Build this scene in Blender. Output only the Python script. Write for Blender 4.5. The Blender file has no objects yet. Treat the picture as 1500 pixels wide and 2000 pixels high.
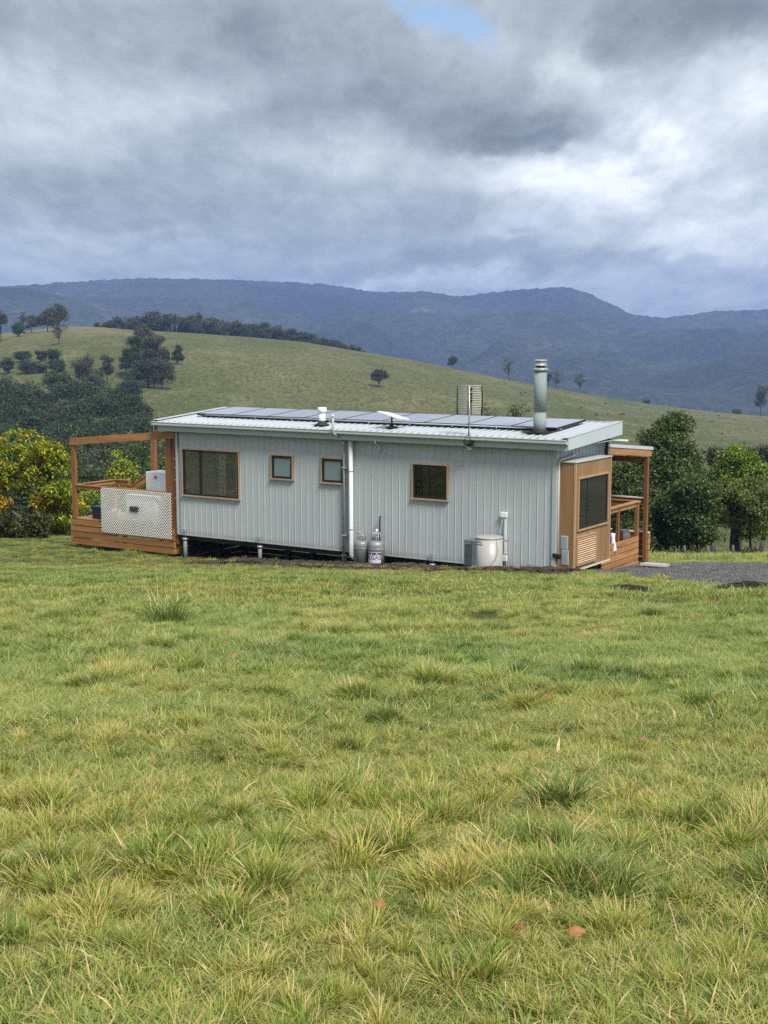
import bpy, math, random
import numpy as np
from mathutils import Vector, Matrix

random.seed(7)
RNG = np.random.default_rng(11)
R = math.radians
PI = math.pi
SC = bpy.context.scene
COL = SC.collection

# ------------------------------------------------------------------ camera, world, sun, exposure
CAMZ = 5.2
PITCH = 7.3517
FPX = 2694.0
YAW = 32.84
cam_d = bpy.data.cameras.new("camera")
cam = bpy.data.objects.new("camera", cam_d)
COL.objects.link(cam)
cam.location = (0, 0, CAMZ)
cam.rotation_euler = (R(90 - PITCH), 0, 0)
cam_d.sensor_fit = 'VERTICAL'
cam_d.sensor_height = 36.0
cam_d.lens = 36.0 * FPX / 2000.0
cam_d.clip_start = 0.1
cam_d.clip_end = 20000
SC.camera = cam

SUN_EL, SUN_AZ = 50.0, 150.0          # azimuth: degrees clockwise from +Y (150 = behind the camera, to the right)
sl = bpy.data.lights.new("sun", 'SUN')
sl.energy = 1.5
sl.angle = R(18)
sl.color = (1.0, 0.955, 0.88)
sun = bpy.data.objects.new("sun", sl)
COL.objects.link(sun)
sv = Vector((math.sin(R(SUN_AZ)) * math.cos(R(SUN_EL)), math.cos(R(SUN_AZ)) * math.cos(R(SUN_EL)), math.sin(R(SUN_EL))))
sun.rotation_euler = sv.to_track_quat('Z', 'Y').to_euler()
sun.location = (0, 0, 60)

SC.view_settings.view_transform = 'Standard'
SC.view_settings.look = 'None'
SC.view_settings.gamma = 1
SC.view_settings.use_curve_mapping = False
SC.view_settings.exposure = 1.72
SC.cycles.use_denoising = False      # keeps the fine grass crisp; the remaining grain is like a phone picture's
SC.cycles.max_bounces = 8
SC.cycles.diffuse_bounces = 3
SC.cycles.glossy_bounces = 3
SC.cycles.transmission_bounces = 4
SC.cycles.transparent_max_bounces = 8
SC.cycles.volume_bounces = 0
SC.cycles.caustics_reflective = False
SC.cycles.caustics_refractive = False

CLOUD = 0.18                 # radiance of the mean cloud
world = bpy.data.worlds.new("World")
SC.world = world
world.use_nodes = True


class NT:
    """small helper to write node trees in code"""
    def __init__(s, tree):
        s.t = tree
        s.n = tree.nodes
        s.l = tree.links

    def node(s, kind, **kw):
        nd = s.n.new(kind)
        for k, v in kw.items():
            setattr(nd, k, v)
        return nd

    def put(s, sock, v):
        if v is None:
            return
        if isinstance(v, bpy.types.NodeSocket):
            s.l.new(v, sock)
        else:
            if hasattr(sock.default_value, '__len__') and not hasattr(v, '__len__'):
                v = [v] * len(sock.default_value)
            if hasattr(v, '__len__') and len(v) == 3 and len(sock.default_value) == 4:
                v = (*v, 1)
            sock.default_value = v

    def math(s, op, a, b=None, c=None, clamp=False):
        nd = s.node('ShaderNodeMath', operation=op, use_clamp=clamp)
        for i, v in enumerate((a, b, c)):
            s.put(nd.inputs[i], v)
        return nd.outputs[0]

    def vmath(s, op, a, b=None, out=0):
        nd = s.node('ShaderNodeVectorMath', operation=op)
        s.put(nd.inputs[0], a)
        if b is not None:
            if op == 'SCALE':
                s.put(nd.inputs['Scale'], b)
            else:
                s.put(nd.inputs[1], b)
        return nd.outputs[out]

    def noise(s, vec, scale=1, detail=3, rough=.5, dist=0, color=False, dims='3D', lac=2.0):
        nd = s.node('ShaderNodeTexNoise', noise_dimensions=dims)
        s.put(nd.inputs['Vector'], vec)
        nd.inputs['Scale'].default_value = scale
        nd.inputs['Detail'].default_value = detail
        nd.inputs['Roughness'].default_value = rough
        nd.inputs['Lacunarity'].default_value = lac
        nd.inputs['Distortion'].default_value = dist
        return nd.outputs['Color' if color else 'Fac']

    def rng(s, v, a, b, c=0, d=1, smooth=True):
        nd = s.node('ShaderNodeMapRange', interpolation_type='SMOOTHSTEP' if smooth else 'LINEAR')
        for i, x in enumerate((v, a, b, c, d)):
            s.put(nd.inputs[i], x)
        return nd.outputs[0]

    def mix(s, f, a, b, mode='MIX'):
        nd = s.node('ShaderNodeMix', data_type='RGBA', blend_type=mode)
        s.put(nd.inputs[0], f)
        s.put(nd.inputs[6], a)
        s.put(nd.inputs[7], b)
        return nd.outputs[2]

    def sep(s, v):
        nd = s.node('ShaderNodeSeparateXYZ')
        s.put(nd.inputs[0], v)
        return nd.outputs

    def comb(s, x, y, z):
        nd = s.node('ShaderNodeCombineXYZ')
        for i, v in enumerate((x, y, z)):
            s.put(nd.inputs[i], v)
        return nd.outputs[0]

    def ramp(s, f, stops):
        nd = s.node('ShaderNodeValToRGB')
        s.put(nd.inputs[0], f)
        cr = nd.color_ramp
        while len(cr.elements) < len(stops):
            cr.elements.new(.5)
        for e, (p, c) in zip(cr.elements, stops):
            e.position = p
            e.color = (*c, 1) if len(c) == 3 else c
        return nd.outputs[0]


def build_world():
    t = world.node_tree
    t.nodes.clear()
    N = NT(t)
    tc = N.node('ShaderNodeTexCoord').outputs['Generated']
    x, y, z = N.sep(tc)
    az = N.math('ARCTAN2', x, y)
    hz = N.math('SQRT', N.math('ADD', N.math('MULTIPLY', x, x), N.math('MULTIPLY', y, y)))
    el = N.math('ARCTAN2', z, hz)
    # direction in units of 1000 "photo pixels" : easy to place cloud masses by azimuth / elevation
    U = N.math('MULTIPLY', az, FPX / 1000)
    V = N.math('MULTIPLY', el, FPX / 1000)
    Vc = N.math('MAXIMUM', V, -0.05)
    p0 = N.comb(U, Vc, 0)
    # perspective coordinates: cloud detail shrinks towards the horizon
    inv = N.math('DIVIDE', 1.0, N.math('ADD', Vc, 0.9))
    pc = N.comb(N.math('MULTIPLY', U, inv), N.math('MULTIPLY', inv, 1.7), N.math('MULTIPLY', z, .15))
    w1 = N.vmath('SUBTRACT', N.noise(pc, 3.6, 5, .55, color=True), (.5, .5, .5))
    w2 = N.vmath('SUBTRACT', N.noise(N.vmath('ADD', pc, (7.3, 2.1, 0)), 12.0, 5, .6, color=True), (.5, .5, .5))
    warp = N.vmath('ADD', N.vmath('MULTIPLY', w1, (.34, .2, 0)), N.vmath('MULTIPLY', w2, (.10, .07, 0)))
    pw = N.vmath('ADD', p0, warp)

    def blob(px, py, sx, sy, amp, rot=0, soft=1.0):
        # centre given as where it shows from the camera's place, sizes in the same unit
        u = math.atan((px - 750) / FPX) * FPX / 1000
        v = (math.atan((1000 - py) / FPX) - R(PITCH)) * FPX / 1000
        q = N.vmath('SUBTRACT', pw, (u, v, 0))
        if rot:
            nd = N.node('ShaderNodeVectorRotate', rotation_type='Z_AXIS')
            N.put(nd.inputs['Vector'], q)
            nd.inputs['Angle'].default_value = -R(rot)
            q = nd.outputs[0]
        q = N.vmath('MULTIPLY', q, (1000 / sx, 1000 / sy, 0))
        r = N.vmath('LENGTH', q, out=1)
        return N.rng(r, 1.0 - .85 * soft, 1.0 + .85 * soft, amp, 0)

    blobs = [
        (1180, 200, 45, 130, .15, 28, 1), (1240, 265, 70, 60, .16, 0, 1), (1120, 340, 180, 50, .18, 0, 1),
        (1330, 390, 230, 130, .14, 0, 1), (1390, 180, 150, 90, .14, 0, 1), (1100, 120, 50, 70, .12, 0, 1),
        (940, 345, 90, 50, .12, 0, 1), (1270, 410, 120, 60, .12, 0, 1), (1010, 420, 160, 50, .07, 0, 1),
        (850, 190, 330, 110, -.13, -5, .75), (560, 190, 330, 110, -.10, 0, 1), (560, 260, 330, 50, -.08, 6, .9), (1000, 245, 130, 50, -.10, 0, .6),
        (300, 40, 420, 70, -.17, 0, .9), (1310, 40, 260, 75, -.25, -4, .55), (1450, 20, 120, 60, -.10, 0, 1),
        (110, 180, 260, 95, .07, 6, 1), (50, 260, 150, 60, .04, 0, 1), (660, 290, 150, 38, .13, 4, .9), (750, 345, 220, 40, .05, 0, 1),
        (430, 430, 430, 75, -.13, -3, 1), (870, 420, 120, 70, -.07, 0, 1), (150, 340, 300, 45, -.05, 0, 1),
        (330, 130, 120, 40, -.05, 0, 1), (980, 270, 130, 22, -.10, 4, .5), (280, 462, 200, 14, .08, 3, 1), (480, 510, 260, 14, .06, 0, 1), (1100, 480, 380, 18, .04, 0, 1),
        (900, 515, 560, 15, -.12, 0, .9), (250, 535, 420, 12, -.05, 0, .9), (1300, 535, 260, 12, -.06, 0, .9),
        (830, 562, 200, 13, .16, 0, .9), (1290, 560, 170, 18, .06, 0, 1), (680, 30, 90, 40, .05, 0, 1), (850, 110, 120, 30, .06, 0, 1),
    ]
    tot = None
    for b in blobs:
        s = blob(*b)
        tot = s if tot is None else N.math('ADD', tot, s)
    n1 = N.math('SUBTRACT', N.noise(N.vmath('ADD', pc, (1.7, 4.2, 0)), 5.4, 9, .58, .3), .5)
    n2 = N.math('SUBTRACT', N.noise(N.vmath('ADD', pc, (3.1, .2, 0)), 16.0, 8, .6, .3), .5)
    n3 = N.math('SUBTRACT', N.noise(N.vmath('ADD', pc, (9.1, 6.2, 0)), 1.9, 4, .5, .2), .5)
    # higher overall variety away from the picked-out masses, so the sky goes on in the same manner
    tot = N.math('MULTIPLY', tot, N.math('ADD', 1.0, N.math('MULTIPLY', n1, 2.2)))
    lum = N.math('ADD', N.math('ADD', .57, tot), N.math('ADD', N.math('MULTIPLY', n1, .46), N.math('ADD', N.math('MULTIPLY', n2, .17), N.math('MULTIPLY', n3, .16))))
    b1 = N.math('ABSOLUTE', N.math('SUBTRACT', N.noise(N.vmath('ADD', pc, N.vmath('SCALE', w2, .08)), 8.5, 5, .5), .5))
    b2 = N.math('ABSOLUTE', N.math('SUBTRACT', N.noise(N.vmath('ADD', pc, (2.2, 8.4, 0)), 21.0, 4, .5), .5))
    bil = N.math('ADD', N.math('MULTIPLY', b1, -.45), N.math('MULTIPLY', b2, -.16))
    lum = N.math('ADD', lum, N.math('ADD', bil, .055))
    lum = N.math('ADD', N.math('MULTIPLY', N.math('SUBTRACT', lum, .55), 1.08), .57)
    lum = N.math('MINIMUM', N.math('MAXIMUM', lum, .12), 1.12)
    # colours: dark grey-violet bases, blue grey middle, near-white edges
    colr = N.ramp(lum, [(0.0, (.125, .145, .165)), (.28, (.235, .27, .302)), (.50, (.415, .475, .52)), (.76, (.70, .77, .82)), (1.0, (1.08, 1.12, 1.15))])
    warm = N.noise(N.vmath('ADD', pc, (5.1, 9.2, 0)), 2.2, 2, .5)
    colr = N.mix(N.rng(warm, .45, .7), colr, N.mix(1.0, colr, (1.0, .995, .965), 'MULTIPLY'))
    g = N.node('ShaderNodeTexSky', sky_type='NISHITA')
    g.sun_disc = False
    g.sun_elevation = R(SUN_EL)
    g.sun_rotation = R(SUN_AZ)
    g.altitude = 500
    # the small blue gap
    hole = N.math('ADD', blob(868, 66, 74, 22, .85, -6, .75), blob(800, 38, 44, 20, .75, 0, .8), clamp=True)
    hole = N.math('MULTIPLY', hole, N.rng(n2, -.25, .1, .55, 1))
    bgc = N.node('ShaderNodeBackground')
    N.put(bgc.inputs[0], colr)
    bgc.inputs[1].default_value = CLOUD * 1.9
    bgs = N.node('ShaderNodeBackground')
    N.put(bgs.inputs[0], g.outputs[0])
    bgs.inputs[1].default_value = 0.05
    mx = N.node('ShaderNodeMixShader')
    N.put(mx.inputs[0], hole)
    N.l.new(bgc.outputs[0], mx.inputs[1])
    N.l.new(bgs.outputs[0], mx.inputs[2])
    out = N.node('ShaderNodeOutputWorld')
    N.l.new(mx.outputs[0], out.inputs[0])
    world.cycles.sampling_method = 'MANUAL'
    world.cycles.sample_map_resolution = 1024


build_world()

# ------------------------------------------------------------------ mesh and object helpers
def tag(o, label=None, cat=None, group=None, kind=None):
    if label: o['label'] = label
    if cat: o['category'] = cat
    if group: o['group'] = group
    if kind: o['kind'] = kind
    return o


def empty(name, loc=(0, 0, 0), rz=0.0, label=None, cat=None, group=None):
    o = bpy.data.objects.new(name, None)
    COL.objects.link(o)
    o.location = loc
    o.rotation_euler = (0, 0, rz)
    o.empty_display_size = .2
    return tag(o, label, cat, group)


def raw_mesh(name, V, quads=None, tris=None, mat=None, smooth=False, attrs=None):
    V = np.asarray(V, np.float32)
    nq = 0 if quads is None else len(quads)
    nt = 0 if tris is None else len(tris)
    me = bpy.data.meshes.new(name)
    me.vertices.add(len(V))
    me.vertices.foreach_set('co', V.ravel())
    idx = []
    tot = []
    if nq:
        idx.append(np.asarray(quads, np.int32).ravel()); tot.append(np.full(nq, 4, np.int32))
    if nt:
        idx.append(np.asarray(tris, np.int32).ravel()); tot.append(np.full(nt, 3, np.int32))
    idx = np.concatenate(idx); tot = np.concatenate(tot)
    me.loops.add(len(idx))
    me.loops.foreach_set('vertex_index', idx)
    me.polygons.add(len(tot))
    st = np.zeros(len(tot), np.int32)
    st[1:] = np.cumsum(tot)[:-1]
    me.polygons.foreach_set('loop_start', st)
    me.polygons.foreach_set('loop_total', tot)
    if smooth:
        me.polygons.foreach_set('use_smooth', np.ones(len(tot), bool))
    if attrs:
        for k, a in attrs.items():
            at = me.attributes.new(k, 'FLOAT', 'POINT')
            at.data.foreach_set('value', np.asarray(a, np.float32))
    me.update()
    me.validate()
    if mat:
        me.materials.append(mat)
    return me


def link(name, me, parent=None, loc=None, rot=None):
    o = bpy.data.objects.new(name, me)
    COL.objects.link(o)
    if parent is not None:
        o.parent = parent
    if loc is not None:
        o.location = loc
    if rot is not None:
        o.rotation_euler = rot
    return o


class MB:
    def __init__(s):
        s.v = []
        s.f = []
        s.sm = []

    def add(s, verts, faces, smooth=False):
        b = len(s.v)
        s.v += [tuple(map(float, v)) for v in verts]
        s.f += [tuple(b + i for i in f) for f in faces]
        s.sm += [smooth] * len(faces) if not isinstance(smooth, (list, tuple)) else list(smooth)
        return s

    def box(s, x0, x1, y0, y1, z0, z1, M=None):
        vs = [(x, y, z) for z in (z0, z1) for y in (y0, y1) for x in (x0, x1)]
        if M is not None:
            vs = [tuple(M @ Vector(v)) for v in vs]
        return s.add(vs, [(0, 2, 3, 1), (4, 5, 7, 6), (0, 1, 5, 4), (2, 6, 7, 3), (0, 4, 6, 2), (1, 3, 7, 5)])

    def bar(s, a, b, w, h, up=(0, 0, 1)):
        """box from point a to point b, w wide and h high in section"""
        a = Vector(a); b = Vector(b)
        d = (b - a).normalized()
        up = Vector(up)
        if abs(d.dot(up)) > .99:
            up = Vector((0, 1, 0))
        sd = d.cross(up).normalized()
        u = sd.cross(d).normalized()
        vs = []
        for p in (a, b):
            for i, j in ((-1, -1), (1, -1), (1, 1), (-1, 1)):
                vs.append(p + sd * (i * w / 2) + u * (j * h / 2))
        return s.add(vs, [(3, 2, 1, 0), (4, 5, 6, 7), (0, 1, 5, 4), (1, 2, 6, 5), (2, 3, 7, 6), (3, 0, 4, 7)])

    def tube(s, pts, r, n=10, caps=True):
        pts = [Vector(p) for p in pts]
        rs = r if isinstance(r, (list, tuple)) else [r] * len(pts)
        rings = []
        ref = Vector((0, 0, 1))
        d0 = (pts[1] - pts[0]).normalized()
        if abs(d0.dot(ref)) > .9:
            ref = Vector((1, 0, 0))
        for i, p in enumerate(pts):
            if i == 0: d = pts[1] - pts[0]
            elif i == len(pts) - 1: d = pts[-1] - pts[-2]
            else: d = (pts[i + 1] - pts[i]).normalized() + (pts[i] - pts[i - 1]).normalized()
            d.normalize()
            a = d.cross(ref)
            if a.length < 1e-4:
                a = d.cross(Vector((0, 1, 0)))
            a.normalize()
            b = d.cross(a).normalized()
            ref = a.cross(d) * -1 if False else ref
            rings.append([p + a * math.cos(2 * PI * k / n) * rs[i] + b * math.sin(2 * PI * k / n) * rs[i] for k in range(n)])
        vs = [v for rg in rings for v in rg]
        fs = []
        for i in range(len(pts) - 1):
            for k in range(n):
                fs.append((i * n + k, i * n + (k + 1) % n, (i + 1) * n + (k + 1) % n, (i + 1) * n + k))
        sm = [True] * len(fs)
        if caps:
            fs.append(tuple(range(n - 1, -1, -1)))
            fs.append(tuple((len(pts) - 1) * n + k for k in range(n)))
            sm += [False, False]
        return s.add(vs, fs, sm)

    def lathe(s, prof, cx=0, cy=0, n=24, caps=True):
        """prof: list of (radius, z)"""
        vs = [(cx + r * math.cos(2 * PI * k / n), cy + r * math.sin(2 * PI * k / n), z) for r, z in prof for k in range(n)]
        fs = []
        for i in range(len(prof) - 1):
            for k in range(n):
                fs.append((i * n + k, i * n + (k + 1) % n, (i + 1) * n + (k + 1) % n, (i + 1) * n + k))
        sm = [True] * len(fs)
        if caps:
            fs.append(tuple(range(n - 1, -1, -1))); fs.append(tuple((len(prof) - 1) * n + k for k in range(n)))
            sm += [False, False]
        return s.add(vs, fs, sm)

    def prism(s, poly, axis, a, b):
        """extrude a 2-D polygon along axis 0/1/2 between a and b; poly coordinates are the other two axes in order"""
        n = len(poly)
        def P(u, v, w):
            return {0: (w, u, v), 1: (u, w, v), 2: (u, v, w)}[axis]
        vs = [P(u, v, a) for u, v in poly] + [P(u, v, b) for u, v in poly]
        fs = [tuple(range(n)), tuple(range(2 * n - 1, n - 1, -1))]
        for i in range(n):
            j = (i + 1) % n
            fs.append((j, i, n + i, n + j))
        return s.add(vs, fs)

    def mesh(s, name, mat, bevel=0):
        me = bpy.data.meshes.new(name)
        me.from_pydata(s.v, [], s.f)
        me.polygons.foreach_set('use_smooth', s.sm)
        if mat: me.materials.append(mat)
        me.update()
        return me

    def build(s, name, mat, parent=None, loc=None, rot=None, bevel=0):
        me = s.mesh(name, mat)
        o = link(name, me, parent, loc, rot)
        if bevel:
            m = o.modifiers.new('bevel', 'BEVEL')
            m.width = bevel
            m.segments = 2
            m.limit_method = 'ANGLE'
        return o


# ------------------------------------------------------------------ materials
MATS = {}


def mat_base(name):
    m = bpy.data.materials.new(name)
    m.use_nodes = True
    m.node_tree.nodes.clear()
    N = NT(m.node_tree)
    bs = N.node('ShaderNodeBsdfPrincipled')
    out = N.node('ShaderNodeOutputMaterial')
    N.l.new(bs.outputs[0], out.inputs[0])
    MATS[name] = m
    return m, N, bs, out


def simple(name, col, rough=.5, metal=0, var=.12, scale=6, bump=.0, bscale=60, spec=.5, stretch=(1, 1, 1), dirt=0):
    m, N, bs, out = mat_base(name)
    tc = N.node('ShaderNodeTexCoord').outputs['Object']
    p = N.vmath('MULTIPLY', tc, stretch)
    oi = N.node('ShaderNodeObjectInfo').outputs['Random']
    n = N.noise(N.vmath('ADD', p, N.comb(N.math('MULTIPLY', oi, 13.), 0, 0)), scale, 5, .6)
    f = N.rng(n, .25, .75, 1 - var, 1 + var, False)
    f = N.math('MULTIPLY', f, N.rng(oi, 0, 1, 1 - var * .4, 1 + var * .4, False))
    c = N.vmath('SCALE', (*col,), f)
    if dirt:
        g = N.noise(p, scale * .6, 6, .65, .5)
        c = N.mix(N.math('MULTIPLY', N.rng(g, .5, .75), dirt), c, (.16, .13, .09))
    N.put(bs.inputs['Base Color'], c)
    N.put(bs.inputs['Roughness'], N.rng(n, .2, .8, max(0, rough - .08), min(1, rough + .08), False))
    bs.inputs['Metallic'].default_value = metal
    bs.inputs['Specular IOR Level'].default_value = spec
    if bump:
        b = N.node('ShaderNodeBump')
        b.inputs['Strength'].default_value = bump
        b.inputs['Distance'].default_value = .01
        N.put(b.inputs['Height'], N.noise(p, bscale, 4, .6))
        N.l.new(b.outputs[0], bs.inputs['Normal'])
    return m


def wood(name, c1, c2, axis=0, rough=.55, grain=26, var=.18, knots=True):
    m, N, bs, out = mat_base(name)
    tc = N.node('ShaderNodeTexCoord').outputs['Object']
    oi = N.node('ShaderNodeObjectInfo').outputs['Random']
    st = [1., 1., 1.]
    st[axis] = .06
    p = N.vmath('ADD', N.vmath('MULTIPLY', tc, tuple(st)), N.comb(N.math('MULTIPLY', oi, 17.), N.math('MULTIPLY', oi, 5.3), N.math('MULTIPLY', oi, 9.1)))
    g = N.noise(p, grain, 6, .6, .6)
    g2 = N.noise(p, grain * .25, 3, .5, .3)
    f = N.math('ADD', N.math('MULTIPLY', g, .6), N.math('MULTIPLY', g2, .5))
    c = N.mix(N.rng(f, .35, .75), c1, c2)
    c = N.vmath('SCALE', c, N.rng(oi, 0, 1, 1 - var, 1 + var, False))
    if knots:
        vo = N.node('ShaderNodeTexVoronoi')
        st2 = [1., 1., 1.]; st2[axis] = .35
        N.put(vo.inputs['Vector'], N.vmath('ADD', N.vmath('MULTIPLY', tc, tuple(st2)), N.comb(N.math('MULTIPLY', oi, 7.), 0, 0)))
        vo.inputs['Scale'].default_value = 4.5
        k = N.rng(vo.outputs['Distance'], .04, .10, .55, 0)
        c = N.mix(k, c, (.07, .03, .015))
    N.put(bs.inputs['Base Color'], c)
    bs.inputs['Roughness'].default_value = rough
    b = N.node('ShaderNodeBump')
    b.inputs['Strength'].default_value = .25
    b.inputs['Distance'].default_value = .004
    N.put(b.inputs['Height'], g)
    N.l.new(b.outputs[0], bs.inputs['Normal'])
    return m


def glass(name, tint=(.75, .85, .82), rough=.0, ior=1.5, haze=0, hazecol=(.3, .36, .36)):
    m, N, bs, out = mat_base(name)
    N.n.remove(bs)
    tr = N.node('ShaderNodeBsdfTransparent')
    N.put(tr.inputs[0], tint)
    gl = N.node('ShaderNodeBsdfGlossy')
    gl.inputs['Roughness'].default_value = rough
    fr = N.node('ShaderNodeFresnel')
    fr.inputs[0].default_value = ior
    base = tr.outputs[0]
    if haze:
        df = N.node('ShaderNodeBsdfDiffuse')
        N.put(df.inputs[0], hazecol)
        mh = N.node('ShaderNodeMixShader')
        mh.inputs[0].default_value = haze
        N.l.new(base, mh.inputs[1]); N.l.new(df.outputs[0], mh.inputs[2])
        base = mh.outputs[0]
    mx = N.node('ShaderNodeMixShader')
    N.put(mx.inputs[0], N.math('ADD', fr.outputs[0], .03, clamp=True))
    N.l.new(base, mx.inputs[1]); N.l.new(gl.outputs[0], mx.inputs[2])
    N.l.new(mx.outputs[0], out.inputs[0])
    return m


def mat_cladding():
    m, N, bs, out = mat_base('painted steel cladding')
    tc = N.node('ShaderNodeTexCoord').outputs['Object']
    oi = N.node('ShaderNodeObjectInfo').outputs['Random']
    a = N.noise(N.vmath('MULTIPLY', tc, (1, 1, .25)), 2.2, 5, .6)
    c = N.mix(N.rng(a, .3, .7), (.412, .452, .472), (.446, .486, .504))
    z = N.sep(tc)[2]
    # rain splash soil on the lowest hand's breadth
    sp = N.math('MULTIPLY', N.rng(N.math('ADD', z, N.math('MULTIPLY', N.noise(tc, 9, 4, .7), .22)), .10, .26, .45, 0), 1)
    c = N.mix(sp, c, (.22, .19, .15))
    c = N.vmath('SCALE', c, N.rng(oi, 0, 1, .975, 1.02, False))
    N.put(bs.inputs['Base Color'], c)
    bs.inputs['Roughness'].default_value = .42
    b = N.node('ShaderNodeBump')
    b.inputs['Strength'].default_value = .12
    b.inputs['Distance'].default_value = .02
    N.put(b.inputs['Height'], N.noise(N.vmath('MULTIPLY', tc, (1.5, 1.5, .5)), 2.5, 2, .5))
    N.l.new(b.outputs[0], bs.inputs['Normal'])
    return m


def attr(N, name, kind='GEOMETRY'):
    nd = N.node('ShaderNodeAttribute', attribute_type=kind, attribute_name=name)
    return nd.outputs['Fac']


def leaf_mat(name, cols, trans=.3, rough=.6, var=.35):
    """foliage: attribute 'cl' (per clump) and 'lf' (per leaf) pick the colour"""
    m, N, bs, out = mat_base(name)
    N.n.remove(bs)
    cl = attr(N, 'cl')
    lf = attr(N, 'lf')
    oi = N.node('ShaderNodeObjectInfo').outputs['Random']
    f = N.math('ADD', N.math('MULTIPLY', cl, .55), N.math('MULTIPLY', lf, .45))
    n = len(cols)
    c = N.ramp(f, [(.12 + .76 * i / max(1, n - 1), cc) for i, cc in enumerate(cols)])
    c = N.vmath('SCALE', c, N.rng(lf, 0, 1, 1 - var, 1 + var, False))
    c = N.vmath('SCALE', c, N.rng(oi, 0, 1, .85, 1.15, False))
    d = N.node('ShaderNodeBsdfPrincipled')
    N.put(d.inputs['Base Color'], c)
    d.inputs['Roughness'].default_value = rough
    d.inputs['Specular IOR Level'].default_value = .25
    tr = N.node('ShaderNodeBsdfTranslucent')
    N.put(tr.inputs[0], N.mix(1.0, c, (1.0, 1.1, .6), 'MULTIPLY'))
    mx = N.node('ShaderNodeMixShader')
    mx.inputs[0].default_value = trans
    N.l.new(d.outputs[0], mx.inputs[1]); N.l.new(tr.outputs[0], mx.inputs[2])
    N.l.new(mx.outputs[0], out.inputs[0])
    return m


M = {}
M['clad'] = mat_cladding()
M['trimsteel'] = simple('painted steel trim', (.40, .445, .45), .42, 0, .04, 1.5)
M['fascia'] = simple('pale painted fascia', (.43, .465, .465), .42, 0, .04, 1.2)
M['gutter'] = simple('pale painted gutter', (.50, .535, .53), .38, 0, .04, 1.2)
M['barge'] = simple('white painted barge board', (.50, .56, .58), .4, 0, .04, 1.2)
M['roof'] = simple('pale roofing steel', (.52, .56, .60), .33, .25, .05, 2.0, spec=.6)
M['whitepipe'] = simple('white plastic pipe', (.66, .68, .67), .38, 0, .05, 3, dirt=.10)
M['greypipe'] = simple('grey plastic conduit', (.34, .38, .39), .45, 0, .06, 4)
M['galv'] = simple('galvanised steel', (.36, .38, .39), .5, .3, .18, 14, bump=.05)
M['flue'] = simple('galvanised flue', (.25, .31, .30), .75, 0, .10, 3, spec=.2)
M['alu'] = simple('mill aluminium', (.62, .64, .65), .35, .85, .05, 5)
M['black'] = simple('black powder coat', (.012, .012, .014), .38, 0, .1, 4)
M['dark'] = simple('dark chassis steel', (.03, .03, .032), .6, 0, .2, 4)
M['rubber'] = simple('black rubber', (.015, .015, .015), .7, 0, .2, 9)
M['winframe'] = simple('black window frame', (.012, .013, .016), .35, 0, .08, 4)
M['cedar'] = wood('window timber trim', (.36, .235, .14), (.48, .33, .20), 0, .55, 30, .08, False)
M['cedarv'] = wood('window timber trim upright', (.33, .205, .12), (.44, .29, .17), 2, .55, 30, .08, False)
M['ply'] = wood('stained plywood', (.225, .122, .048), (.335, .205, .095), 2, .55, 9, .05, False)
M['plyedge'] = wood('plywood corner trim', (.36, .225, .12), (.46, .30, .17), 2, .55, 20, .06, False)
M['boardx'] = wood('oiled deck timber along x', (.22, .092, .028), (.37, .175, .062), 0, .5, 26, .16)
M['boardy'] = wood('oiled deck timber along y', (.29, .13, .042), (.45, .235, .092), 1, .5, 26, .14)
M['postz'] = wood('oiled post timber', (.165, .068, .024), (.28, .125, .05), 2, .5, 26, .12)
M['louvre'] = wood('pale cedar louvre', (.60, .40, .25), (.74, .54, .37), 1, .5, 26, .10, False)
M['pale'] = simple('pale painted timber strip', (.60, .58, .52), .5, 0, .08, 6)
M['glass'] = glass('window glass', (.93, .96, .95), haze=.05, hazecol=(.5, .52, .5))
M['darkglass'] = glass('dark tinted glass', (.25, .30, .28), ior=1.6)
M['frost'] = glass('frosted glass', (.30, .36, .36), .25, 1.5, .70, (.27, .36, .38))
M['inwall'] = simple('pale lining', (.55, .55, .52), .7, 0, .04, 2)
M['infloor'] = wood('timber floor', (.25, .15, .08), (.36, .22, .12), 0, .5, 20, .05, False)
M['blind'] = simple('pale blind fabric', (.50, .53, .50), .8, 0, .05, 8)
M['white'] = simple('white enamel', (.78, .80, .80), .3, 0, .03, 3)
M['lattice'] = simple('white lattice plastic', (.78, .78, .75), .45, 0, .06, 3)
M['navy'] = simple('dark navy plastic', (.012, .018, .04), .4, 0, .1, 5)
M['maroon'] = simple('maroon glazed pot', (.07, .012, .014), .35, 0, .2, 5)
M['blueglaze'] = simple('blue glazed pot', (.02, .03, .10), .2, 0, .2, 5)
M['terr'] = simple('weathered grey pot', (.12, .11, .10), .7, 0, .25, 9)
M['cement'] = simple('concrete paver', (.42, .42, .42), .8, 0, .12, 14, bump=.2)
M['tank'] = simple('cream enamel tank', (.40, .39, .365), .38, 0, .04, 2, dirt=.06)
M['pumpbox'] = simple('slate grey pump cover', (.13, .165, .185), .38, 0, .06, 4)
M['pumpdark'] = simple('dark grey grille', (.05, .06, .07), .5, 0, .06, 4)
M['gas'] = simple('worn galvanised bottle', (.26, .27, .28), .48, .35, .28, 9, bump=.08, dirt=.25)
M['gaslabel'] = simple('white bottle label', (.58, .55, .60), .5, 0, .10, 9)
M['purple'] = simple('purple print', (.10, .045, .20), .5, 0, .05, 9)
M['vent'] = simple('pale vent grille', (.52, .53, .52), .5, 0, .05, 9)
M['ventin'] = simple('grey vent mesh', (.30, .34, .37), .5, 0, .2, 60)
M['bark'] = simple('dark bark', (.055, .047, .040), .85, 0, .35, 8, bump=.5, bscale=20, stretch=(1, 1, .3))
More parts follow.
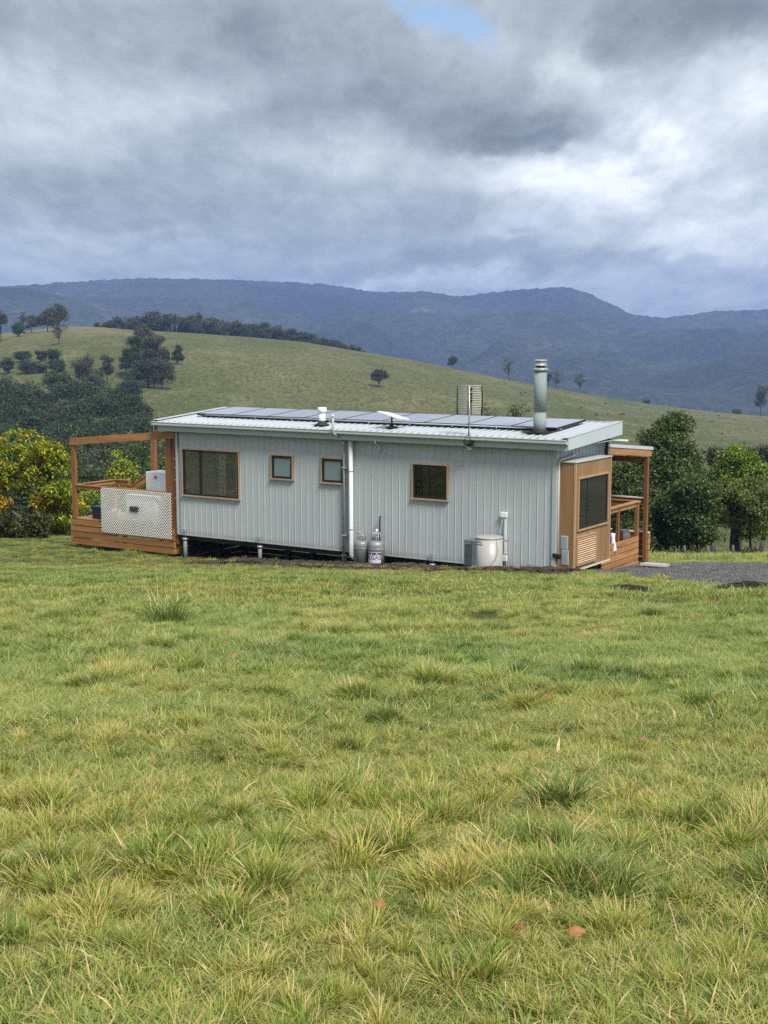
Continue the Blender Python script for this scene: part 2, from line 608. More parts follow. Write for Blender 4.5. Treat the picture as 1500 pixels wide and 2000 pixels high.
M['burnt'] = simple('charred bark', (.018, .016, .015), .85, 0, .35, 8, bump=.5, bscale=20, stretch=(1, 1, .3))
M['palebark'] = simple('pale gum bark', (.28, .25, .21), .8, 0, .3, 6, stretch=(1, 1, .3))
M['greybark'] = simple('lichen grey bark', (.10, .09, .075), .8, 0, .4, 9, bump=.4, bscale=30)
M['fencepost'] = simple('weathered split post', (.09, .08, .065), .8, 0, .2, 6)
M['cow'] = simple('dark hide', (.02, .016, .013), .7, 0, .3, 3)
M['signal'] = simple('dark logo print', (.02, .05, .07), .4, 0, .05, 3)


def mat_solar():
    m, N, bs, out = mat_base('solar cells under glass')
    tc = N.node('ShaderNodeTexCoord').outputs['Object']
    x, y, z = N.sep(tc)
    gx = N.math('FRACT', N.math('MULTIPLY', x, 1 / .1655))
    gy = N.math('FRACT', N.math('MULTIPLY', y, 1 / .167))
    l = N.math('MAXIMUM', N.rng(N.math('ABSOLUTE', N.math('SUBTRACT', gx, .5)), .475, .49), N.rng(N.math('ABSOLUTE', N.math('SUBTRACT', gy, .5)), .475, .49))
    c = N.mix(N.math('MULTIPLY', l, .5), (.36, .37, .45), (.44, .45, .52))  # pale sky reflection put into the cell colour
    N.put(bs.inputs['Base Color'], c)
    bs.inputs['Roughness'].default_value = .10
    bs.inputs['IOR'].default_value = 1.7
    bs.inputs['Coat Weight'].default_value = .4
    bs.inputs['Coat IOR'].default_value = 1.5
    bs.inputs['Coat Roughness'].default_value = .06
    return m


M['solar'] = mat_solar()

# ------------------------------------------------------------------ terrain shape
yaw = R(YAW)
O3 = np.array([3.75, 30.0, 0.0])
DV = np.array([math.cos(yaw), -math.sin(yaw)])
NV = np.array([math.sin(yaw), math.cos(yaw)])


def Wd(x, y, z=0.0):
    """house frame -> world"""
    return (O3[0] + x * DV[0] + y * NV[0], O3[1] + x * DV[1] + y * NV[1], z)


def vnoise(x, y, seed=0):
    xi = np.floor(x).astype(np.int64); yi = np.floor(y).astype(np.int64)
    xf = x - xi; yf = y - yi
    u = xf * xf * xf * (xf * (xf * 6 - 15) + 10); v = yf * yf * yf * (yf * (yf * 6 - 15) + 10)
    def h(a, b):
        n = (a * 374761393 + b * 668265263 + seed * 974634777) & 0xffffffff
        n = ((n ^ (n >> 13)) * 1274126177) & 0xffffffff
        return ((n ^ (n >> 16)) & 0xffff) / 65535.0
    return (h(xi, yi) * (1 - u) + h(xi + 1, yi) * u) * (1 - v) + (h(xi, yi + 1) * (1 - u) + h(xi + 1, yi + 1) * u) * v


def fbm(x, y, oct=4, seed=0, gain=.5):
    s = 0; a = 1; t = 0
    for i in range(oct):
        s = s + a * vnoise(x * 2 ** i + 17.3 * i, y * 2 ** i - 9.1 * i, seed + i); t += a; a *= gain
    return s / t


def sstep(x, a, b):
    t = np.clip((x - a) / (b - a), 0, 1)
    return t * t * (3 - 2 * t)


cp, sp = math.cos(R(PITCH)), math.sin(R(PITCH))


def pix_ray(px, py):
    a, b = (px - 750) / FPX, -(py - 1000) / FPX
    return np.array([a, cp + b * sp, -sp + b * cp])


def pix_slope(px, py):
    r = pix_ray(px, py)
    return r[0] / r[1], r[2] / r[1]


def curve_from(pts):
    q = np.array([pix_slope(*p) for p in pts])
    return lambda a: np.interp(a, q[:, 0], q[:, 1])


HILL = curve_from([(-1500, 700), (-600, 665), (-200, 660), (0, 652), (60, 645), (130, 637), (200, 639), (260, 644), (370, 650), (500, 659), (600, 669), (700, 686), (800, 702),
                   (900, 723), (1000, 743), (1100, 761), (1200, 778), (1300, 793), (1400, 805), (1500, 813), (1700, 830), (2100, 850), (3000, 870)])
MOUNT = curve_from([(-1500, 600), (-600, 575), (-200, 566), (0, 560), (60, 556), (200, 546), (300, 543), (420, 546), (560, 550), (640, 556), (700, 566), (760, 571), (830, 568), (900, 580), (960, 571),
                    (1060, 563), (1110, 561), (1150, 572), (1200, 597), (1235, 614), (1290, 620), (1340, 616), (1400, 607), (1500, 604), (1700, 596), (2100, 585), (3000, 600)])
SPUR_R = curve_from([(900, 900), (1040, 800), (1150, 757), (1250, 738), (1350, 712), (1420, 692), (1500, 680), (1700, 655), (2100, 650), (3000, 660)])
SPUR_L = curve_from([(-1500, 590), (-600, 570), (0, 562), (60, 566), (130, 583), (200, 598), (260, 614), (330, 650), (420, 720), (600, 800), (3000, 900)])
SPUR_M = curve_from([(-600, 720), (200, 640), (330, 610), (430, 606), (520, 618), (640, 645), (760, 640), (850, 628), (930, 640), (1000, 668), (1100, 720), (1300, 790), (3000, 900)])


def near_z(X, Y):
    z = 3.6 - .12 * Y
    z = z - .04 * np.maximum(0, Y - 35)
    z = z + .118 * np.clip(Y - 34.3, 0, 9.3) * (1 - sstep(X, -6.5, -1.0))
    yb = 43 + 42 * sstep(X, -4, 7)
    k = 3.0
    z = z - .12 * k * np.log1p(np.exp(np.clip((Y - yb) / k, -30, 30)))
    # beside the house's right end the gravel pad lies a little lower
    z = z - .10 * sstep(X, 4.0, 6.0) * sstep(Y, 29, 33) * (1 - sstep(Y, 40, 60))
    return z


def H(X, Y):
    X = np.asarray(X, float); Y = np.asarray(Y, float)
    a = X / np.maximum(Y, 1.0)
    zn = near_z(X, Y)
    zn = zn + (fbm(X * .35, Y * .35, 3, 5) - .5) * .16 + (fbm(X * 1.6, Y * 1.6, 2, 9) - .5) * .05
    # keep the building's own ground even
    floor_ = -21.0 + (fbm(X * .02, Y * .02, 3, 3) - .5) * 3
    k = 4.0
    zf = floor_ + k * np.log1p(np.exp(np.clip((zn - floor_) / k, -30, 30)))
    zf = np.where(Y < 50, zn, zf)
    # opposite hill
    yc = 690 + 60 * np.sin(a * 5 + .6) + 40 * (fbm(a * 6 + 3, a * 0 + 1, 2, 4) - .5)
    y0 = 250.0
    zc = CAMZ + HILL(a) * yc
    t = np.clip((Y - y0) / (yc - y0), 0, 1)
    h = np.sin(t * PI / 2) ** 1.35
    hill = floor_ + (zc - floor_) * h + (fbm(X * .006, Y * .010, 4, 8) - .5) * 9 * np.sin(t * PI) + (fbm(X * .03, Y * .03, 3, 12) - .5) * 1.6 * np.sin(t * PI) ** .5
    over = np.maximum(0, Y - yc)
    hill = np.where(Y > yc, zc - .0009 * over ** 2 - .05 * over, hill)
    hill = np.maximum(hill, -170)
    w = sstep(Y, 200, 300)
    return zf * (1 - w) + hill * w


def mount_field(A, Y):
    """rows over distance, columns over azimuth slope"""
    X = A * Y
    yr = 4300 + 250 * np.sin(A * 7)
    base = -150.0
    t = np.clip((Y - 1500) / (yr - 1500), 0, 1)
    zc = CAMZ + MOUNT(A) * yr
    z = base + (zc - base) * (t ** 1.5)
    rg = 1 - np.abs(2 * fbm(X * .0011, Y * .0011 + 3, 5, 21) - 1)
    rg2 = fbm(X * .004, Y * .004, 5, 33)
    global MFOLD
    MFOLD = rg
    z = z + ((rg - .72) * 300 + (rg2 - .5) * 50) * np.sin(np.clip(t, 0, 1) * PI) ** .8
    z = np.where(Y > yr, zc - (Y - yr) * .30, z)
    def spur(fn, yr2, wd, amp, sd):
        zc2 = CAMZ + fn(A) * yr2
        dz = zc2 - ((Y - yr2) / wd) ** 2 * 120 + (fbm(X * .003, Y * .003, 4, sd) - .5) * amp * np.clip(np.abs(Y - yr2) / wd, 0, 1)
        return dz
    s = spur(SPUR_R, 2500, 700, 170, 41)
    z = np.maximum(z, s)
    s = spur(SPUR_L, 2900, 600, 170, 51)
    z = np.maximum(z, s)
    s = spur(SPUR_M, 3400, 600, 190, 61)
    z = np.maximum(z, s)
    z = np.maximum(z, base - 6)
    # hold the skyline of the range where it stands in the photograph
    for _ in range(3):
        slope = (z - CAMZ) / Y
        mx = slope.max(axis=0)
        target = MOUNT(A[0]) + (fbm(A[0] * 420, A[0] * 0, 3, 77) - .5) * .0016 + (fbm(A[0] * 90, A[0] * 0 + 5, 2, 78) - .5) * .0010
        wt = sstep(Y, 1700, 3900)
        ex = np.minimum(0, target[None, :] - slope)
        z = z + ex * Y                       # press down whatever sticks out
        # lift the crest row region
        lift = (target - ((z - CAMZ) / Y).max(axis=0))
        z = z + lift[None, :] * Y * np.exp(-((Y - yr) / 350) ** 2)
    return z


def grid_mesh(name, X, Y, Z, mat, smooth=True, attrs=None):
    r, c = X.shape
    V = np.stack([X, Y, Z], -1).reshape(-1, 3)
    i = np.arange((r - 1) * (c - 1))
    ri, ci = i // (c - 1), i % (c - 1)
    a = ri * c + ci
    Q = np.stack([a, a + 1, a + c + 1, a + c], 1)
    return raw_mesh(name, V, quads=Q, mat=mat, smooth=smooth, attrs=attrs)


def hit(px, py, y0, y1, fn=None):
    """first meeting of a sight line with the terrain between two distances"""
    a, s = pix_slope(px, py)
    Ys = np.linspace(y0, y1, 1200)
    zz = H(a * Ys, Ys)
    d = zz - (CAMZ + s * Ys)
    k = np.argmax(d > 0)
    if not (d > 0).any():
        k = int(np.argmax(d))
    Yh = Ys[k]
    return a * Yh, Yh, float(zz[k])


# ------------------------------------------------------------------ ground materials
def grass_field_colour(N, pos):
    """colour of the pasture, a function of the place only; shared by the ground sheet and by the blades"""
    a = N.noise(pos, .55, 4, .6)
    b = N.noise(N.vmath('ADD', pos, (31, 7, 0)), 1.9, 3, .6)
    f = N.math('ADD', N.math('MULTIPLY', a, .6), N.math('MULTIPLY', b, .4))
    return f


def mat_ground():
    m, N, bs, out = mat_base('pasture soil and thatch')
    pos = N.node('ShaderNodeNewGeometry').outputs['Position']
    f = grass_field_colour(N, pos)
    c = N.mix(N.rng(f, .4, .62), (.055, .065, .022), (.12, .11, .045))
    fine = N.noise(pos, 30, 5, .7)
    c = N.mix(N.rng(fine, .35, .7), N.vmath('SCALE', c, .7), N.vmath('SCALE', c, 1.5))
    y = N.sep(pos)[1]
    # farther than the built tufts: sward seen from afar, blade self-shading in its colour
    far = N.mix(N.rng(N.noise(pos, .25, 4, .6), .35, .65), (.10, .125, .035), (.16, .16, .05))
    c = N.mix(N.math('MAXIMUM', N.rng(y, 52, 75), N.rng(y, -2, 1, 1, 0)), c, far)
    N.put(bs.inputs['Base Color'], c)
    bs.inputs['Roughness'].default_value = .95
    bs.inputs['Specular IOR Level'].default_value = .1
    b = N.node('ShaderNodeBump')
    b.inputs['Strength'].default_value = .6
    b.inputs['Distance'].default_value = .03
    N.put(b.inputs['Height'], fine)
    N.l.new(b.outputs[0], bs.inputs['Normal'])
    return m


def mat_hill():
    m, N, bs, out = mat_base('grazed hillside')
    pos = N.node('ShaderNodeNewGeometry').outputs['Position']
    big = N.noise(N.vmath('MULTIPLY', pos, (1, .5, 1)), .008, 5, .6, .5)
    mid = N.noise(N.vmath('MULTIPLY', pos, (1, .45, 1)), .05, 6, .65, .4)
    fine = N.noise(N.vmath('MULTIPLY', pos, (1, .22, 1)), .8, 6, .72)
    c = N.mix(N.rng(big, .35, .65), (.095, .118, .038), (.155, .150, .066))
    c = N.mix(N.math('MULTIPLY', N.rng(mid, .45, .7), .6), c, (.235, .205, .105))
    # tracks and tussocks: darker sedge tufts in rows along the contour
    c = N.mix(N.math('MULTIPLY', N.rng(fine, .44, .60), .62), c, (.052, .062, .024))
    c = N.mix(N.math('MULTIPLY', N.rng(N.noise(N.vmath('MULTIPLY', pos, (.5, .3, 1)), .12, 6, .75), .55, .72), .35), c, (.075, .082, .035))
    x, y, z = N.sep(pos)
    # dry brown knoll on the left
    dry = N.math('MULTIPLY', N.rng(N.math('DIVIDE', x, y), -.24, -.16, 1, 0), N.rng(y, 480, 620))
    c = N.mix(N.math('MULTIPLY', dry, .5), c, (.26, .215, .12))
    # strip of gully scrub between pasture and hill
    N.put(bs.inputs['Base Color'], c)
    bs.inputs['Roughness'].default_value = .95
    bs.inputs['Specular IOR Level'].default_value = .05
    b = N.node('ShaderNodeBump')
    b.inputs['Strength'].default_value = .8
    b.inputs['Distance'].default_value = 1.0
    N.put(b.inputs['Height'], N.math('ADD', N.math('MULTIPLY', mid, 3), fine))
    N.l.new(b.outputs[0], bs.inputs['Normal'])
    return m


def mat_mountain():
    m, N, bs, out = mat_base('forested mountainside')
    pos = N.node('ShaderNodeNewGeometry').outputs['Position']
    st = N.noise(pos, .055, 4, .75)
    big = N.noise(pos, .0022, 5, .6, .6)
    mid = N.noise(pos, .012, 5, .65, .3)
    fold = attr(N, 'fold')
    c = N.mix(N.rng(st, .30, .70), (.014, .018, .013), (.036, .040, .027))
    c = N.vmath('SCALE', c, N.rng(fold, .45, .95, .45, 1.6))  # relief shading put into the colour: gullies darker, spurs lighter
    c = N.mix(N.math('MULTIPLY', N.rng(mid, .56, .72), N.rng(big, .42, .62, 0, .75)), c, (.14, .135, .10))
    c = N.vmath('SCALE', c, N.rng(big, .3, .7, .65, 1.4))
    N.put(bs.inputs['Base Color'], c)
    bs.inputs['Roughness'].default_value = 1
    bs.inputs['Specular IOR Level'].default_value = 0
    b = N.node('ShaderNodeBump')
    b.inputs['Strength'].default_value = 1.0
    b.inputs['Distance'].default_value = 7
    N.put(b.inputs['Height'], N.math('ADD', N.math('MULTIPLY', st, .5), N.math('MULTIPLY', mid, 3.0)))
    N.l.new(b.outputs[0], bs.inputs['Normal'])
    return m


def mat_soil(name, c1, c2, sc=14, bump=.8):
    m, N, bs, out = mat_base(name)
    pos = N.node('ShaderNodeNewGeometry').outputs['Position']
    a = N.noise(pos, sc, 6, .7)
    b_ = N.noise(pos, sc * .12, 4, .6)
    c = N.mix(N.rng(a, .3, .7), c1, c2)
    c = N.vmath('SCALE', c, N.rng(b_, .3, .7, .75, 1.25))
    N.put(bs.inputs['Base Color'], c)
    bs.inputs['Roughness'].default_value = .95
    bs.inputs['Specular IOR Level'].default_value = .15
    b = N.node('ShaderNodeBump')
    b.inputs['Strength'].default_value = bump
    b.inputs['Distance'].default_value = .03
    N.put(b.inputs['Height'], a)
    N.l.new(b.outputs[0], bs.inputs['Normal'])
    return m


M['ground'] = mat_ground()
M['hill'] = mat_hill()
M['mountain'] = mat_mountain()
M['soil'] = mat_soil('dug brown soil', (.034, .026, .019), (.085, .067, .050))
M['gravel'] = mat_soil('crushed grey gravel', (.055, .055, .055), (.20, .195, .19), 26)
M['darksoil'] = mat_soil('dark loose soil', (.014, .012, .010), (.055, .045, .038), 20, 1.0)

# ------------------------------------------------------------------ ground sheets
xs = np.unique(np.concatenate([np.linspace(-110, -26, 60), np.linspace(-26, 26, 221), np.linspace(26, 110, 60)]))
ys = np.unique(np.concatenate([np.linspace(-60, 0, 60), np.linspace(0, 60, 241), np.linspace(60, 96, 50)]))
X, Y = np.meshgrid(xs, ys)
tag(link('pasture', grid_mesh('pasture', X, Y, H(X, Y), M['ground'])), 'green pasture sloping down towards the small house', None, None, 'structure')

aa = np.unique(np.concatenate([np.linspace(-1.3, -.36, 60), np.linspace(-.36, .36, 300), np.linspace(.36, 1.3, 60)]))
yy = np.unique(np.concatenate([np.linspace(92, 250, 60), np.linspace(250, 800, 240), np.linspace(800, 1500, 40)]))
A, Y = np.meshgrid(aa, yy)
X = A * Y
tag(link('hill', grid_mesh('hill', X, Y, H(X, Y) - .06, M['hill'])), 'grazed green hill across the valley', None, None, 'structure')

aa = np.unique(np.concatenate([np.linspace(-1.3, -.36, 70), np.linspace(-.36, .36, 640), np.linspace(.36, 1.3, 70)]))
yy = np.concatenate([np.linspace(1450, 2400, 60), np.linspace(2410, 4700, 190), np.linspace(4720, 5200, 8)])
A, Y = np.meshgrid(aa, yy)
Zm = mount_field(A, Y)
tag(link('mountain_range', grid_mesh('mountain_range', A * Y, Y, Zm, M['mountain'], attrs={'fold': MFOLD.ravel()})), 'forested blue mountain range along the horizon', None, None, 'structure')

# ------------------------------------------------------------------ the tiny house (house frame: x to its right end, y into depth, z=0 at the cladding's lower edge)
house = empty('tiny_house', Wd(0, 0, 0), -yaw, 'low pale grey ribbed steel cabin with roof solar panels, on the pasture', 'house')
LX, WY, HT = -10.9, 2.54, 2.69
ROOFZ = lambda y: 2.93 + .072 * (y + .22)
WINS = [(-10.71, -8.79, 1.01, 2.27, 'big'), (-7.80, -7.10, 1.61, 2.25, 'frost'), (-6.27, -5.58, 1.60, 2.25, 'frost'), (-3.67, -2.69, 1.38, 2.24, 'dark')]
P_ = .19


def rib_profile(x0, x1, pitch=P_, depth=.030, phase=0.0, rw_=.05):
    """list of (x, offset) for a trapezoid-rib sheet"""
    pts = {x0, x1}
    k = math.floor((x0 - phase) / pitch) - 1
    while phase + k * pitch < x1 + pitch:
        c = phase + k * pitch
        for dx in (-.5 * rw_, -.22 * rw_, .22 * rw_, .5 * rw_):
            if x0 < c + dx < x1:
                pts.add(c + dx)
        k += 1
    def off(x):
        u = (x - phase) / pitch
        d = abs(u - round(u)) * pitch
        if d <= .2201 * rw_: return depth
        if d <= .5001 * rw_: return depth * (1 - (d - .22 * rw_) / (.28 * rw_))
        return 0.0
    return [(x, off(x)) for x in sorted(pts)], off


def ribbed(bm, x0, x1, z0, z1f, holes, place, phase=0.0, pitch=P_, depth=.0095, t=.004, rw_=.026):
    """sheet of ribs; place(x, off, z) -> point; z1f(x) top height; holes list (x0,x1,z0,z1)"""
    prof, off = rib_profile(x0, x1, pitch, depth, phase, rw_)
    xs_ = sorted({p[0] for p in prof} | {h[i] for h in holes for i in (0, 1) if x0 < h[i] < x1})
    for a, b in zip(xs_[:-1], xs_[1:]):
        if b - a < 1e-6: continue
        c = (a + b) / 2
        segs = [(z0, None)]
        for h in holes:
            if h[0] < c < h[1]:
                segs = [(z0, h[2]), (h[3], None)]
        for s0, s1 in segs:
            ta = z1f(a) if s1 is None else s1
            tb = z1f(b) if s1 is None else s1
            oa, ob = off(a), off(b)
            if abs(oa - ob) > .02:            # side of a rib at a hole edge
                pass
            vs = [place(a, oa, s0), place(b, ob, s0), place(b, ob, tb), place(a, oa, ta), place(a, oa - t, s0), place(b, ob - t, s0), place(b, ob - t, tb), place(a, oa - t, ta)]
            bm.add(vs, [(0, 1, 2, 3), (7, 6, 5, 4), (0, 4, 5, 1), (3, 2, 6, 7)])


holes = [(w[0] + .03, w[1] - .03, w[2] + .03, w[3] - .03) for w in WINS]
nsh = 15
sw = 4 * P_
x = 0.0
k = 0
while x > LX + .01:
    xa = max(LX, x - sw)
    full = [h for h in holes if h[0] <= xa and h[1] >= x]
    for za, zb in (((.0, full[0][2]), (full[0][3], HT + .06)) if full else ((.0, HT + .06),)):
        bm = MB()
        ribbed(bm, xa, x, za, lambda q: zb, [] if full else holes, lambda a, o, z: (a, -o, z), phase=-.05)
        bm.build('cladding_sheet', M['clad'], house)
    x = xa
    k += 1
# right end wall: ribbed sheets up to the raked barge
for y0, y1 in ((0.0, .76), (.76, 1.52), (1.52, WY)):
    bm = MB()
    ribbed(bm, y0, y1, .0, lambda q: ROOFZ(q) - .10, [], lambda a, o, z: (o, a, z), phase=.06, depth=.022, rw_=.07)
    bm.build('cladding_sheet', M['clad'], house)
# back wall, its glazed openings added to let daylight inside
BW = [(-10.35, -8.60, .10, 2.10), (-5.00, -2.60, .10, 2.10), (-1.60, -.60, 1.0, 2.10)]
cuts = sorted({LX, 0.0} | {v for b in BW for v in b[:2]})
for a0, b0 in zip(cuts[:-1], cuts[1:]):
    hb = [b for b in BW if abs(b[0] - a0) < 1e-6]
    for (za, zb) in (((0, hb[0][2]), (hb[0][3], ROOFZ(WY) - .1)) if hb else ((0, ROOFZ(WY) - .1),)):
        MB().box(a0, b0, WY - .004, WY + .02, za, zb).build('back_wall_sheet', M['clad'], house)
        MB().box(max(a0, LX + .09), min(b0, -.01), WY - .09, WY - .03, max(za, .08), min(zb, 2.60)).build('lining_board', M['inwall'], house)
for (x0, x1, z0, z1) in BW:
    fr = MB(); w_ = .045
    fr.box(x0, x1, WY - .02, WY + .03, z0, z0 + w_); fr.box(x0, x1, WY - .02, WY + .03, z1 - w_, z1)
    for xx in (x0, (x0 + x1) / 2 - w_ / 2, x1 - w_):
        fr.box(xx, xx + w_, WY - .02, WY + .03, z0 + w_, z1 - w_)
    fo = fr.build('added_back_window', M['winframe'], house)
    MB().box(x0 + w_, x1 - w_, WY + .002, WY + .008, z0 + w_, z1 - w_).build('pane', M['glass'], fo)
# left end wall with its glazing openings
for q in ((0, .45, 0, 2.9), (.45, 1.5, 0, 1.6), (.45, 1.5, 2.1, 2.9), (1.5, 1.78, 0, 2.9), (1.78, 2.2, 0, .15), (1.78, 2.2, 2.05, 2.9), (2.2, WY, 0, 2.9)):
    MB().box(LX, LX + .09, q[0], q[1], q[2], q[3]).build('end_wall_panel', M['inwall'], house)
for q in ((.45, 1.5, 1.6, 2.1), (1.78, 2.2, .15, 2.05)):
    fr = MB()
    w_ = .04
    fr.box(LX + .02, LX + .08, q[0], q[0] + w_, q[2], q[3]); fr.box(LX + .02, LX + .08, q[1] - w_, q[1], q[2], q[3])
    fr.box(LX + .022, LX + .078, q[0] + w_, q[1] - w_, q[2], q[2] + w_); fr.box(LX + .022, LX + .078, q[0] + w_, q[1] - w_, q[3] - w_, q[3])
    if q[1] - q[0] > .8:
        fr.box(LX + .02, LX + .08, .94, 1.0, q[2] + w_, q[3] - w_)
    fo = fr.build('end_window', M['winframe'], house)
    MB().box(LX + .045, LX + .051, q[0] + .03, q[1] - .03, q[2] + .03, q[3] - .03).build('pane', M['glass'], fo)
# inside
MB().box(LX + .09, -.01, .012, WY - .02, .02, .08).build('floor', M['infloor'], house)
MB().box(LX + .09, -.01, .012, WY - .02, 2.60, 2.66).build('ceiling', M['inwall'], house)
MB().box(-8.35, -8.29, .05, WY - .1, .08, 2.60).build('partition', M['inwall'], house)
MB().box(-2.0, -1.95, .05, 2.0, .08, 2.60).build('partition', M['inwall'], house)
bm = MB()
for a, b, c, d in ((LX + .09, WINS[0][0], .08, 2.6), (WINS[0][1], WINS[1][0], .08, 2.6), (WINS[1][1], WINS[2][0], .08, 2.6), (WINS[2][1], WINS[3][0], .08, 2.6), (WINS[3][1], -.03, .08, 2.6)):
    bm.box(a, b, .012, .05, c, d)
for w_ in WINS:
    bm.box(w_[0], w_[1], .012, .05, .08, w_[2]); bm.box(w_[0], w_[1], .012, .05, w_[3], 2.6)
bm.build('lining_board', M['inwall'], house)
# bench and things seen dimly through the big window
MB().box(-10.75, -10.4, 1.9, 2.4, .08, .95).build('kitchen_bench', M['inwall'], house)
MB().box(-10.7, -9.2, .12, .6, .08, .92).build('kitchen_bench', M['cedar'], house)
for a, b in ((-9.66, -9.42), (-9.10, -8.86)):
    cw = MB(); pts_ = [(a + (b - a) * i / 24, .20 + .02 * math.sin(i * 1.3)) for i in range(25)]
    cw.add([(p[0], p[1], z) for z in (.95, 2.35) for p in pts_], [(i, i + 1, i + 26, i + 25) for i in range(24)], True)
    cw.build('curtain', M['blind'], house)
bm = MB(); bm.lathe([(.03, .92), (.09, .98), (.08, 1.04), (.04, 1.10)], -9.7, .35, 14); bm.build('sink_bowl', M['white'], house)
bm = MB(); bm.tube([(-9.3, .3, .92), (-9.3, .3, 1.16), (-9.22, .3, 1.20), (-9.12, .3, 1.17)], .012, 8); bm.build('tap', M['alu'], house)

# corner trims and base trim
for xx in (LX, 0):
    bm = MB()
    if xx == 0:
        bm.box(-.06, .034, -.036, -.0335, -.005, 2.74); bm.box(.0345, .037, -.036, .06, -.005, 2.74)
    else:
        bm.box(LX - .01, LX + .05, -.038, -.034, -.005, 2.74); bm.box(LX - .014, LX - .0105, -.038, WY, -.005, 2.85)
    bm.build('corner_trim', M['trimsteel'], house)
MB().box(LX, 0, -.012, .01, -.03, -.001).build('base_trim', M['trimsteel'], house)
MB().box(-.06, -.001, .0, WY, -.03, -.001).build('base_trim', M['trimsteel'], house)
MB().box(LX, -.06, -.0335, -.0142, 2.686, 2.70).build('shade_strip', M['pumpdark'], house)  # dark strip built in place of the shadow line at the rib tops
# top flashing under the eave with its dark shadow line
MB().box(LX, 0, -.040, -.0345, 2.70, 2.76).build('top_flashing', M['trimsteel'], house)


def trim_frame(x0, x1, z0, z1, w, ya, yb, parent, name='trim_board', mats=('cedar', 'cedarv')):
    MB().box(x0, x1, ya, yb, z1 - w, z1).build(name, M[mats[0]], parent)
    MB().box(x0 - .012, x1 + .012, ya - .012, yb, z0, z0 + w).build(name, M[mats[0]], parent)
    MB().box(x0, x0 + w, ya + .002, yb, z0 + w, z1 - w).build(name, M[mats[1]], parent)
    MB().box(x1 - w, x1, ya + .002, yb, z0 + w, z1 - w).build(name, M[mats[1]], parent)


def frame_mb(x0, x1, z0, z1, w, ya, yb):
    b = MB()
    b.box(x0, x1, ya, yb, z1 - w, z1); b.box(x0, x1, ya, yb, z0, z0 + w)
    b.box(x0, x0 + w, ya, yb, z0 + w, z1 - w); b.box(x1 - w, x1, ya, yb, z0 + w, z1 - w)
    return b


for (x0, x1, z0, z1, kind) in WINS:
    tw = .036
    g = .055 if kind != 'big' else .045
    wo = frame_mb(x0 + tw, x1 - tw, z0 + tw, z1 - tw, g, -.035, .012).build('window', M['winframe'], house)
    trim_frame(x0, x1, z0, z1, tw, -.058, .010, wo)
    gx0, gx1, gz0, gz1 = x0 + tw + g, x1 - tw - g, z0 + tw + g, z1 - tw - g
    if kind == 'big':
        xm = x0 + .62
        MB().box(xm - .035, xm + .035, -.026, .010, gz0, gz1).build('mullion', M['winframe'], wo)
        MB().box(gx0, xm - .035, -.012, -.006, gz0, gz1).build('pane', M['glass'], wo)
        MB().box(xm + .035, gx1, -.012, -.006, gz0, gz1).build('pane', M['glass'], wo)
    elif kind == 'dark':
        xm = (x0 + x1) / 2 - .03
        MB().box(xm - .018, xm + .018, -.004, .010, gz0, gz1).build('mullion', M['winframe'], wo)
        MB().box(gx0, gx1, -.014, -.008, gz0, gz1).build('pane', M['darkglass'], wo)
    else:
        MB().box(gx0, gx1, -.014, -.008, gz0, gz1).build('pane', M['frost'], wo)

# ---- roof
RX0, RX1, RY0, RY1 = -11.50, .38, -.20, 2.68
for i in range(16):
    a = RX1 - .012 - i * .76
    b = max(RX0 + .03, a - .76)
    if a - b < .05: break
    bm = MB()
    prof, off = rib_profile(b, a, .19, .016, .05)
    for (xa, oa), (xb, ob) in zip(prof[:-1], prof[1:]):
        v = []
        for (xx, oo) in ((xa, oa), (xb, ob)):
            for yv in (RY0 - .035, RY1 - .02):
                v.append((xx, yv, ROOFZ(yv) + oo + .004))
                v.append((xx, yv, ROOFZ(yv) + oo))
        # order: a front top, a front bottom, a back top, a back bottom, b ...
        bm.add(v, [(0, 4, 6, 2), (1, 3, 7, 5), (0, 1, 5, 4), (2, 6, 7, 3)])
    ro = bm.build('roof_sheet', M['roof'], house)
# screws at the front lap
sc_mesh = MB().lathe([(.013, 0), (.013, .006), (.007, .012)], 0, 0, 8).mesh('roof_screw', M['pumpdark'])
k = math.ceil((RX0 + .1 - .05) / .19)
while .05 + k * .19 < RX1 - .03:
    xx = .05 + k * .19
    for yv in (RY0 + .03,):
        link('roof_screw', sc_mesh, house, (xx, yv, ROOFZ(yv) + .020))
    k += 1
# gutter on the low front edge
bm = MB()
gp = [(-.215, 2.835), (-.30, 2.835), (-.325, 2.86), (-.325, 2.918), (-.338, 2.928), (-.332, 2.942), (-.316, 2.936), (-.310, 2.87), (-.29, 2.850), (-.222, 2.850), (-.222, 2.90), (-.215, 2.90)]
bm.prism(gp, 0, RX0 + .02, RX1 + .02)
bm.build('gutter', M['gutter'], house)
MB().box(RX0 + .14, RX1 + .0, -.214, -.178, 2.70, 2.915).build('fascia_board', M['fascia'], house)
MB().box(RX0 + .14, RX1, -.214, -.045, 2.715, 2.735).build('eave_soffit', M['fascia'], house) if False else None
bm = MB(); bm.box(LX - .5, RX1 - .05, -.176, -.042, 2.752, 2.762); bm.build('eave_soffit', M['fascia'], house)
